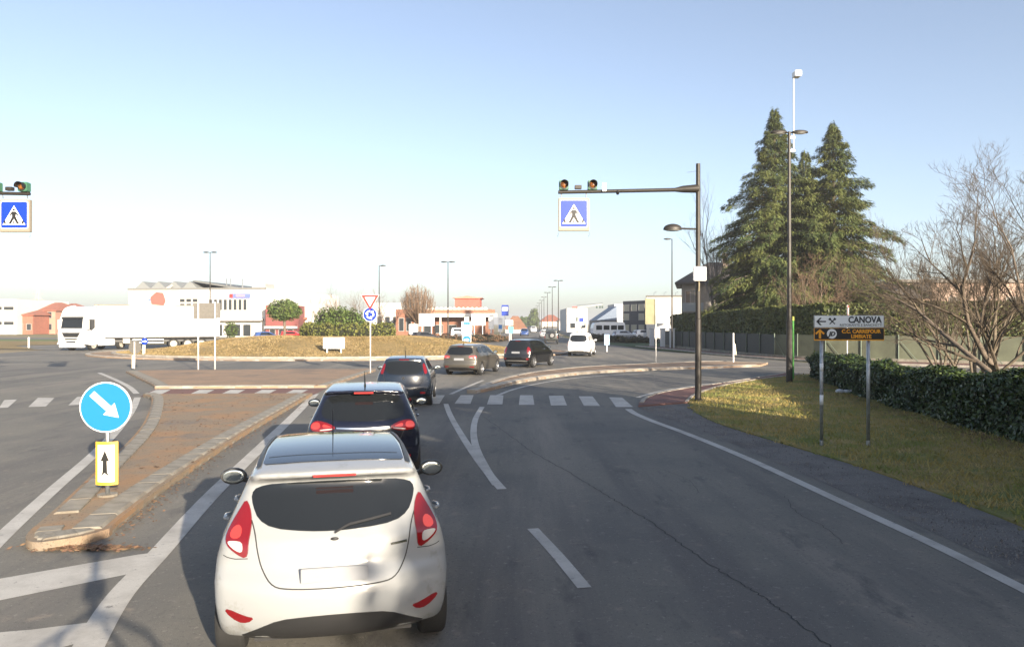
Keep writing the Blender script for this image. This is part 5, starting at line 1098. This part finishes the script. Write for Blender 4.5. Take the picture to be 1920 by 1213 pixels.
N = 90000; a = RG.uniform(0, 2*PI, N); e = .89*np.sqrt(RG.random(N)); C = np.stack([EC[0]+EA*e*np.cos(a), EC[1]+EB*e*np.sin(a)], 1); z = np.array([mound_z(*p) for p in C])
blades('mound_grass', C, z, .075, grass_mat('straw_blades', (.25, .18, .08), (.31, .23, .115), (.18, .14, .055), .4), 'straw coloured dry grass covering the roundabout mound', .8, .03)
N = 5000; C = np.stack([RG.uniform(-16, -3, N), RG.uniform(8, 27, N)], 1); ip = isl_r[:1]+isl_r+isl_l; C = C[in_poly(C, ip)]
cl = np.sin(C[:, 0]*1.3+2)*np.cos(C[:, 1]*.9)+RG.normal(0, .5, len(C)); C = C[cl > .15]
def litter(name, C, z, size, m, label):
    V = leaf_quads(np.stack([C[:, 0], C[:, 1], np.full(len(C), z)], 1), size, np.repeat([[0, 0, 1.]], len(C), 0), .35); V[:, :, 2] = np.maximum(V[:, :, 2], z-.004); return tag(np_obj(name, V, 4, m), label, 'leaf litter', None, 'stuff')
DL = M('dead_leaf', (.19, .11, .06), .9, island=.5)
litter('dead_leaves', C, .118, .04, DL, 'scattered dry brown leaves on the traffic island')
C = np.stack([RG.normal(-4.75, .28, 700), RG.normal(8.28, .05, 700)], 1); litter('leaf_drift', C, .02, .032, DL, 'small drift of dry leaves against the island nose')
C = np.concatenate([np.stack([np.full(60, q[0])+RG.normal(.05, .12, 60), np.full(60, q[1])+RG.normal(0, .3, 60)], 1) for q in isl_r[4:40:2]]); litter('kerb_leaves', C, .014, .022, DL, 'thin line of leaf crumbs along the island kerb')
sp = np.array(sm(edge)); idx = RG.integers(0, len(sp)-1, 2600); u = RG.random((2600, 1)); C = sp[idx]*(1-u)+sp[idx+1]*u+np.stack([RG.uniform(.05, 1.0, 2600), RG.normal(0, .1, 2600)], 1)
g = []
for p in C[:2000]:
    s_ = random.uniform(.006, .02); g.append(s_)
sz = np.array(g)[:, None]; C = C[:2000]; b = np.stack([C[:, 0], C[:, 1], np.full(2000, .004)], 1); k3 = [np.array([[math.cos(q), math.sin(q), 0]]) for q in (0, 2.1, 4.2)]; tp = b+np.stack([0*sz[:, 0], 0*sz[:, 0], sz[:, 0]*1.2], 1)
tr_ = np.concatenate([np.stack([b+k3[i]*sz, b+k3[(i+1) % 3]*sz, tp], 1) for i in range(3)])
tag(np_obj('loose_gravel', tr_, 3, M('loose_stone', (.17, .16, .15), .9, island=.5)), 'loose small stones on the worn shoulder', 'gravel', None, 'stuff')
hb = np.array([(13.7, 34), (12.4, 29), (11.3, 23.6), (10.6, 17.8), (10.4, 15.4), (10.2, 11)]); idx = RG.integers(0, 5, 2600); u = RG.random((2600, 1)); C = hb[idx]*(1-u)+hb[idx+1]*u+np.stack([-np.abs(RG.normal(0, .45, 2600)), RG.normal(0, .2, 2600)], 1)
litter('hedge_leaves', C, .05, .032, DL, 'dry leaves gathered on the grass at the foot of the low hedge')
r = empty('litter_bag', (PX(1592, 26.5), 26.5, .03), R(-20), 'pale crumpled plastic litter lying in front of the low hedge', 'litter')
for i, (x, s_) in enumerate(((-.3, .12), (-.08, .1), (.15, .13), (.34, .1))):
    Geo().ell((x, .02*i, .06), (s_*1.3, s_, s_*.7), 8, 5).obj('plastic_lump', M('litter_white', (.5, .52, .55), .5), r)
# ---------------------------------------------------------------- buildings
WALLW = M('white_wall', (.56, .55, .53), .8, var=.06, scale=.6); WPANE = M('dark_pane', (.03, .035, .04), .1); WFRAME = M('window_frame', (.35, .34, .32), .5)
BRICK = M('brick_red', (.27, .125, .08), .85, var=.25, scale=2, bump=.3, bscale=8); TERRA = M('terracotta', (.34, .13, .085), .8, var=.25, scale=3); DKG = M('dark_cladding', (.06, .063, .07), .6, var=.2, scale=1); GREYW = M('grey_wall', (.22, .20, .18), .8, var=.15, scale=1); PINK = M('pinkish_wall', (.42, .30, .24), .85, var=.12, scale=.7); ROOFD = M('dark_roof', (.075, .065, .06), .8, var=.25, scale=4)
def bld(name, label, x0, x1, Y, depth, H, m, rz=0, cat='building', group='buildings around the junction'):
    r = empty(name, (x0, Y, 0), R(rz), label, cat, group); Wd = x1-x0
    Geo().box(0, Wd, 0, depth, 0, H).obj('wall', m, r); return r
def win(r, x0, x1, z0, z1, y=0, m=None, split=1):
    f_ = Geo(); t = min(.08, (x1-x0)*.1)
    f_.box(x0-t, x1+t, y-.06, y-.005, z1, z1+t).box(x0-t, x1+t, y-.08, y-.005, z0-t, z0).box(x0-t, x0, y-.06, y-.005, z0, z1).box(x1, x1+t, y-.06, y-.005, z0, z1)
    for i in range(1, split): x = x0+(x1-x0)*i/split; f_.box(x-t/2, x+t/2, y-.05, y-.026, z0, z1)
    w_ = f_.obj('window', WFRAME, r); Geo().box(x0, x1, y-.025, y-.004, z0, z1).obj('pane', m or WPANE, w_); return w_
def pxb(px, Y): return PX(px, Y)
# white industrial building with shed roofs
Y = 140; x0, x1 = PX(241, Y), PX(508, Y); S_ = Y/FPX
r = bld('industrial_building', 'large white industrial building with saw-tooth roof and red wall emblem', x0, x1, Y, 40, PZ(541, Y), WALLW, -6)
Hh = PZ(541, Y)
for i in range(4): a = 1.0+i*3.1; Geo().prism([(a, Hh), (a+3.0, Hh), (a+1.5, Hh+1.35)], .5, 30, 'xz').obj('shed_roof', M('shed_glass', (.20, .21, .21), .5), r)
Geo().box(-.1, 26.9, -.15, .0, Hh-.28, Hh+.05).obj('roof_trim', M('trim_grey', (.17, .17, .165), .6), r); Geo().prism([(12, Hh+1.3), (12.3, Hh+1.55), (24, Hh-.3), (23.5, Hh-.6)], 1, 30, 'xz').obj('slanted_roof', M('roof_slate', (.13, .135, .135), .6), r)
Geo().prism([(4.6, 6.1), (4.4, 7.4), (5.6, 8.4), (6.9, 8.1), (7.4, 6.7), (7.0, 5.9)], -.12, -.02, 'xz').obj('red_emblem', M('emblem_red', (.62, .10, .08), .6), r)
Geo().prism([(6.2, 8.4), (8.6, 9.8), (8.9, 9.5), (6.9, 8.1)], -.10, -.02, 'xz').obj('emblem_tail', M('emblem_grey', (.45, .40, .35), .6), r); Geo().prism([(3.6, 6.8), (4.4, 7.1), (4.4, 6.7)], -.10, -.02, 'xz').obj('emblem_tip', M('emblem_navy', (.12, .2, .4), .6), r)
for x in (10.2, 11.45, 12.7): win(r, x, x+.9, 6.5, 7.05, 0); win(r, x, x+.9, 5.9, 6.15, 0)
for i in range(8): x = 15.9+i*.95; win(r, x, x+.55, 5.0, 6.9, 0)
Geo().box(14.5, 26.5, -1.3, -.001, 3.0, 3.4).obj('canopy', WALLW, r)
sgn = Geo().box(19.9, 23.9, -.25, -.02, 7.2, 8.0).obj('banner_sign', M('banner_blue', (.12, .16, .45), .5), r); Geo().box(19.95, 20.6, -.28, -.255, 7.25, 7.95).obj('banner_red', RED, sgn); Geo().box(21.2, 22.9, -.28, -.255, 7.45, 7.75).obj('banner_band', M('banner_pink', (.55, .25, .25), .5), sgn)
for x in (15, 17, 20.5, 22.5): Geo().box(x, x+1.4, -.06, -.005, .2, 2.3).obj('ground_window', WPANE, r)
Geo().box(23.2, 25.8, 2, 6, Hh-.8, Hh+.9).obj('roof_unit', M('roof_unit_grey', (.33, .33, .32), .6), r)
for x in (18.5, 19.3, 21.6): Geo().tube([(x, 1.5, Hh-.3), (x, 1.5, Hh+2.2-x*.02)], .12, 6).obj('vent_pipe', STEEL, r)
Geo().box(13, 16.2, -3.2, -2.9, .2, .9).obj('low_wall', WALLW, r)
# houses on the far left
r = bld('flat_roof_building', 'plain white flat roofed building cut by the left frame edge', PX(-60, 170), PX(31, 170), 170, 20, PZ(561, 170), WALLW, 0)
for z in (2.2, 5.6):
    for x in (5.5, 8.2): win(r, x, x+2.2, z, z+.7, 0)
def house(name, label, px0, px1, ytop, Y, m, roofm, rh, wins=True, rz=0, depth=12, eave=.5):
    x0, x1 = PX(px0, Y), PX(px1, Y); H = PZ(ytop, Y); Wd = x1-x0; r = bld(name, label, x0, x1, Y, depth, H-rh, m, rz)
    z0 = H-rh+.01; v = [(-eave, -eave, z0), (Wd+eave, -eave, z0), (Wd+eave, depth+eave, z0), (-eave, depth+eave, z0), (min(depth/2, Wd*.35), depth/2, H), (Wd-min(depth/2, Wd*.35), depth/2, H)]
    v2 = [(a, b, c-.18) for a, b, c in v[:4]]
    Geo().add(v+v2, [(0, 1, 5, 4), (1, 2, 5), (2, 3, 4, 5), (3, 0, 4), (6, 7, 1, 0), (7, 8, 2, 1), (8, 9, 3, 2), (9, 6, 0, 3), (6, 9, 8, 7)]).obj('roof', roofm, r)
    if wins:
        n = max(2, int(Wd/3))
        for z in ([1.0, 3.8] if H-rh > 5 else [1.0]):
            for i in range(n): x = (i+.5)*Wd/n; win(r, x-.5, x+.5, z, z+1.4, 0)
    return r
house('red_roof_house', 'red house with terracotta roof beside the truck cab', 60, 104, 566, 178, M('salmon_wall', (.42, .23, .17), .8, var=.1, scale=1), TERRA, 2.0)
house('red_roof_house', 'low red annexe left of the terracotta roofed house', 31, 62, 580, 172, TERRA, TERRA, 1.2)
house('grey_roof_house', 'pale house with grey roof far behind the red annexe', 30, 64, 567, 196, M('cream_wall', (.66, .60, .5), .8), M('grey_roof', (.35, .3, .28), .8), 1.4)
house('red_roof_house', 'small terracotta roofed house partly hidden by the truck deflector', 100, 128, 568, 200, M('salmon_wall', (0, 0, 0)), TERRA, 1.6)
# pylon
r = empty('lattice_pylon', (PX(71, 420), 420, 0), 0, 'thin lattice power pylon on the left horizon', 'pylon')
g = Geo(); Hp = PZ(541, 420)
for sx in (-1, 1):
    for sy in (-1, 1): g.tube([(sx*2.2, sy*2.2, 0), (sx*.3, sy*.3, Hp)], .14, 4)
for z in range(2, int(Hp), 2):
    k_ = 2.2-1.9*z/Hp; g.tube([(-k_, -k_, z), (k_, -k_, z+1.6)], .08, 3); g.tube([(k_, -k_, z), (-k_, -k_, z+1.6)], .08, 3)
g.obj('lattice', M('pylon_red', (.5, .4, .38), .7), r)
for z in (Hp*.72, Hp*.86): Geo().tube([(-3, 0, z), (3, 0, z)], .14, 4).obj('crossarm', MATS['pylon_red'], r)
# brick filling station / restaurant
Y = 132; x0, x1 = PX(742, Y), PX(922, Y)
r = bld('brick_building', 'low red brick filling station building with scalloped white canopy edge', x0, x1, Y, 14, PZ(580, Y), BRICK, 0)
Hh = PZ(580, Y); Wd = x1-x0
for i in range(16): x = 4.2+i*.78; Geo().lathe([(.36, -.55), (.36, -.30)], 14, (x, 0, Hh+.0), 'y').obj('scallop', M('canopy_white', (.74, .72, .68), .7), r)
Geo().box(3.2, Wd+1, -2.8, -.3, Hh-1.4, Hh-.75).obj('canopy_fascia', WALLW, r); Geo().box(3.0, Wd+.6, -2.6, -.2, Hh-.74, Hh-.1).obj('canopy_roof', M('brick_tile', (.30, .145, .09), .8, var=.2, scale=3), r)
for x in (3.6, 8, 12.4, Wd-.2): Geo().box(x, x+.3, -2.6, -2.3, 0, Hh-1.4).obj('canopy_post', WALLW, r)
for x in (5, 7, 9.4, 11.6): win(r, x, x+1.3, .8, 2.2, 0)
for x in (.6, 1.9): win(r, x, x+.8, 1.2, 3.4, 0)
r = bld('red_pavilion', 'red upper pavilion with flared eaves above the filling station', PX(853, 140), PX(900, 140), 140, 8, PZ(560, 140), M('pavilion_red', (.40, .11, .08), .75, var=.12, scale=1), 0)
Wd = PX(900, 140)-PX(853, 140); Hh = PZ(560, 140); Geo().prism([(-.5, Hh+.15), (.2, Hh), (Wd-.2, Hh), (Wd+.5, Hh+.15), (Wd*.7, Hh+.35), (Wd*.5, Hh+.55), (Wd*.3, Hh+.35)], -.4, 8.4, 'xz').obj('roof', M('pavilion_roof', (.55, .2, .14), .8), r)
r = bld('white_shop', 'white shop block between topiary tree and mound bush', PX(556, 138), PX(602, 138), 138, 10, PZ(570, 138), WALLW, 0); Geo().box(-1.5, 2.0, -.8, -.01, 3.2, 3.6).obj('awning', TERRA, r); Geo().box(-.05, .5, -.1, -.01, 0, 3.2).obj('red_pier', TERRA, r); win(r, 2.5, 3.6, 1, 2.3)
r = bld('white_shop', 'white flat building with dark windows right of the yield sign', PX(700, 150), PX(752, 150), 150, 10, PZ(568, 150), WALLW, 0); [win(r, x, x+.9, 2.4, 3.8) for x in (.8, 2.4, 4.0)]
r = bld('red_shop', 'low dark red shop behind the topiary tree', PX(498, 134), PX(560, 134), 134, 8, PZ(573, 134), M('dull_red_wall', (.20, .06, .055), .8), 0); Geo().box(0, 5.8, -.8, -.01, 1.6, 2.0).obj('awning', WALLW, r); [win(r, x, x+.9, .3, 1.4) for x in (.8, 2.4, 4.0)]
house('brown_roof_house', 'house under a broad brown hipped roof left of the far road', 948, 985, 592, 190, M('cream_wall', (0, 0, 0)), M('brown_roof', (.30, .15, .09), .8, var=.2, scale=1), 3.2, False)
# right-hand side beyond the hedge
r = house('grey_house', 'grey two-storey house with dark mansard roof left of the conifers', 1278, 1420, 486, 92, GREYW, ROOFD, 2.9, False, -13.5, 12, .8)
for x in (.5, 1.6, 3.9): win(r, x, x+.5, 4.9, 6.5, 0, M('shutter', (.16, .12, .09), .7))
Geo().box(.05, 2.6, -1.2, -.95, 4.0, 5.0).obj('balcony_rail', M('balcony_glass', (.22, .25, .27), .3), r); Geo().box(.05, 2.6, -1.2, -.01, 3.8, 3.98).obj('balcony_slab', GREYW, r)
Geo().box(5.0, 5.6, 4, 4.6, 8, 11.4).obj('chimney', M('chimney_tan', (.30, .23, .17), .8), r)
Wb = PX(1300, 120)-PX(1212, 120); Hb = PZ(557, 120)
r = bld('white_block', 'plain white building wall between ochre sign and gantry pole', PX(1212, 120), PX(1300, 120), 120, 20, Hb, WALLW, -10.5); Geo().box(-.1, Wb+.1, -.1, 20, Hb+.002, Hb+.25).obj('parapet', GREYP, r)
for x in (1.2, 2.8, 4.6): Geo().tube([(x, 1, Hb), (x, 1, Hb+.7), (x+.4, 1, Hb+.85)], .05, 5).obj('roof_lamp', STEEL, r)
r = bld('modular_building', 'dark grey panelled office building with yellowish windows', PX(1168, 150), PX(1168, 150)+9.5, 150, 10, PZ(562, 140), DKG, -60)
Lw = 9.5; Hh = PZ(562, 140)
for i in range(4):
    for j, z in enumerate((1.0, 3.2, 5.0)):
        if (i*3+j*2) % 4 != 1: win(r, .35+i*(Lw-.3)/4, .35+i*(Lw-.3)/4+Lw/6, z, z+1.2, 0, M('sand_pane', (.38, .36, .26), .3))
r = bld('dark_shed', 'dark blue-grey shed with a sloping gable behind the minibus', PX(1118, 165), PX(1157, 165), 165, 15, 3.2, DKG, 0); Wd = PX(1157, 165)-PX(1118, 165)
Geo().prism([(0, 3.205), (Wd, 3.205), (Wd, PZ(574, 165))], .01, 14.9, 'xz').obj('gable', M('gable_blue', (.13, .17, .24), .6), r); win(r, 2.5, 3.4, 1.6, 2.6)
r = bld('white_warehouse', 'long white warehouse on the right of the far road', PX(1056, 230), PX(1120, 190), 215, 30, PZ(578, 215), WALLW, 0)
for x in (1, 4, 7, 10): win(r, x, x+1.4, 1.2, 2.6)
r = bld('white_warehouse', 'second white building right of the dark gable', PX(1152, 172), PX(1180, 172), 172, 12, PZ(570, 172), WALLW, 0); win(r, .8, 2.2, 1, 2.6)
house('red_roof_house', 'far house with orange roof under the lamp row', 1016, 1052, 590, 300, M('cream_wall', (0, 0, 0)), TERRA, 2.5, False)
house('white_house', 'pale far house beside the orange roofed one', 1048, 1072, 596, 280, WALLW, M('grey_roof', (0, 0, 0)), 1.2, False)
r = empty('tower_crane', (PX(1083, 330), 330, 0), 0, 'small crane with red-tipped jib above the right-hand warehouses', 'crane'); Geo().tube([(0, 0, 0), (0, 0, PZ(577, 330))], .35, 4).obj('mast', M('crane_grey', (.5, .5, .48), .6), r); Geo().tube([(-1, 0, PZ(577, 330)), (11, 0, PZ(571, 330))], .25, 4).obj('jib', MATS['crane_grey'], r); Geo().cbox((-1.2, 0, PZ(577, 330)), (2.4, 1, 1)).obj('counterweight', RED, r)
r = bld('pink_building', 'long pale pinkish building behind the bare trees at right', PX(1690, 78), PX(2060, 78), 78, 20, PZ(530, 78), PINK, 0); Geo().box(-.3, 20.9, -.4, 20.3, PZ(530, 78)+.002, PZ(530, 78)+.3).obj('parapet', GREYW, r)
Geo().prism([(-3.2, PZ(556, 78)), (2.6, PZ(526, 78)), (2.6, PZ(560, 78)), (-3.2, PZ(560, 78))], -1.0, -.02, 'xz').obj('side_roof', ROOFD, r); [win(r, x, x+1.2, 3.4, 5.2) for x in (5, 8, 11, 14)]
# minibus / camper in the right-hand yard
r = empty('minibus', (PX(1112, 118), 118, 0), R(6), 'white minibus with dark windows parked in the right-hand yard', 'minibus', None)
Geo().prism(chaikin([(0, .35), (0, 2.2), (.5, 2.7), (4.9, 2.7), (5.2, 2.4), (5.25, .35)], 1), 0, 2.0, 'xz').obj('body', PV, r, bevel=.06)
for x in (.5, 1.7, 2.9, 4.0): Geo().box(x, x+.95, -.012, .02, 1.5, 2.2).obj('side_window', GLASS, r)
for x in (.95, 4.1):
    for y in (.1, 1.9): wheel(r, x, y, .36, .22, RIM, -1 if y < 1 else 1)
# traffic signals of the next junction
r = empty('signal_gantry', (PX(1082, 160), 160, 0), 0, 'far dark signal heads on a thin arm over the right-hand yard', 'signal gantry'); Geo().tube([(0, 0, 0), (0, 0, 6.4), (5.5, 0, 6.9)], [.09, .08, .06], 6).obj('pole', STEEL, r)
for x in (-.05, 4.2, 4.9, 5.4): Geo().cbox((x, -.1, 6.0 if x > 1 else 3.4), (.32, .3, .9 if x < 1 else .5)).obj('signal_head', M('signal_dark', (.03, .06, .05), .6), r)
# pole-mounted bits at the hedge corner: white gate pillars
for i, x in enumerate((14.9, 15.6, 16.1)):
    r = empty('gate_pillar', (x, 79.5-i*2.2, 0), 0, ['left', 'middle', 'right'][i]+' of the pale pillars at the end of the tall hedge', 'pillar', 'pale pillars by the hedge end'); Geo().box(-.22, .22, -.2, .2, 0, 1.9).obj('shaft', M('pillar_grey', (.52, .54, .56), .7), r); Geo().box(-.27, .27, -.25, .25, 1.902, 2.0).obj('cap', M('pillar_cap', (.45, .46, .47), .7), r)
# ---------------------------------------------------------------- the survey car that carries the viewpoint
sv = car('survey_car', 'silver survey car with a roof camera mast, standing at the viewpoint', FB, (0.1+.30, -2.6), -11, PSI, .07, .315, (.72, 3.21), group='survey car')
FB.patch('windscreen', [(.6, 1.07), (.5, 1.4), (-.5, 1.4), (-.6, 1.07)], 'front', GLASS, sv, .01, .12, 0); FB.patch('rear_window', [(.55, 1.05), (.5, 1.3), (-.5, 1.3), (-.55, 1.05)], 'rear', GLASS, sv, .01, .12, 0)
mi = sv.matrix_basis.inverted() if False else (Matrix.Translation(sv.location) @ Matrix.Rotation(sv.rotation_euler.z, 4, 'Z')).inverted()
def sl_(x, y, z): return tuple(mi @ Vector((x, y, z)))
Geo().ell(sl_(.06, -.32, 2.52), (.14, .14, .13), 14, 10).obj('camera_ball', BLACK, sv, smooth=True)
Geo().tube([sl_(.06, -.32, 2.42), sl_(.06, -.32, 1.9)], [.04, .04], 8).obj('mast', BLACK, sv); Geo().cbox(sl_(.06, -.32, 2.12), (.15, .15, .14)).obj('scanner', BLACK, sv)
for dx, dy in ((-.5, .3), (.5, .3), (-.5, -.3), (.5, -.3)): Geo().tube([sl_(.06, -.32, 1.98), sl_(.06+dx*.7, -.32+dy*.6, 1.78), sl_(.06+dx, -.32+dy, 1.47)], .022, 6).obj('rack_leg', BLACK, sv)
# ---------------------------------------------------------------- air
hz_ = Geo().box(-3020, 3020, -420, 4520, -1.2, 32).obj('haze', None)
hm = bpy.data.materials.new('haze'); hm.use_nodes = True; N, L = nodes_of(hm); N.clear()
ou = N.new('ShaderNodeOutputMaterial'); pv = N.new('ShaderNodeVolumePrincipled'); pv.inputs['Color'].default_value = (.93, .94, .96, 1); pv.inputs['Density'].default_value = 0.0006; pv.inputs['Anisotropy'].default_value = .2
L.new(pv.outputs[0], ou.inputs['Volume']); hz_.data.materials.clear(); hz_.data.materials.append(hm)
tag(hz_, 'thin pale winter haze over the whole junction', 'haze', None, 'stuff')
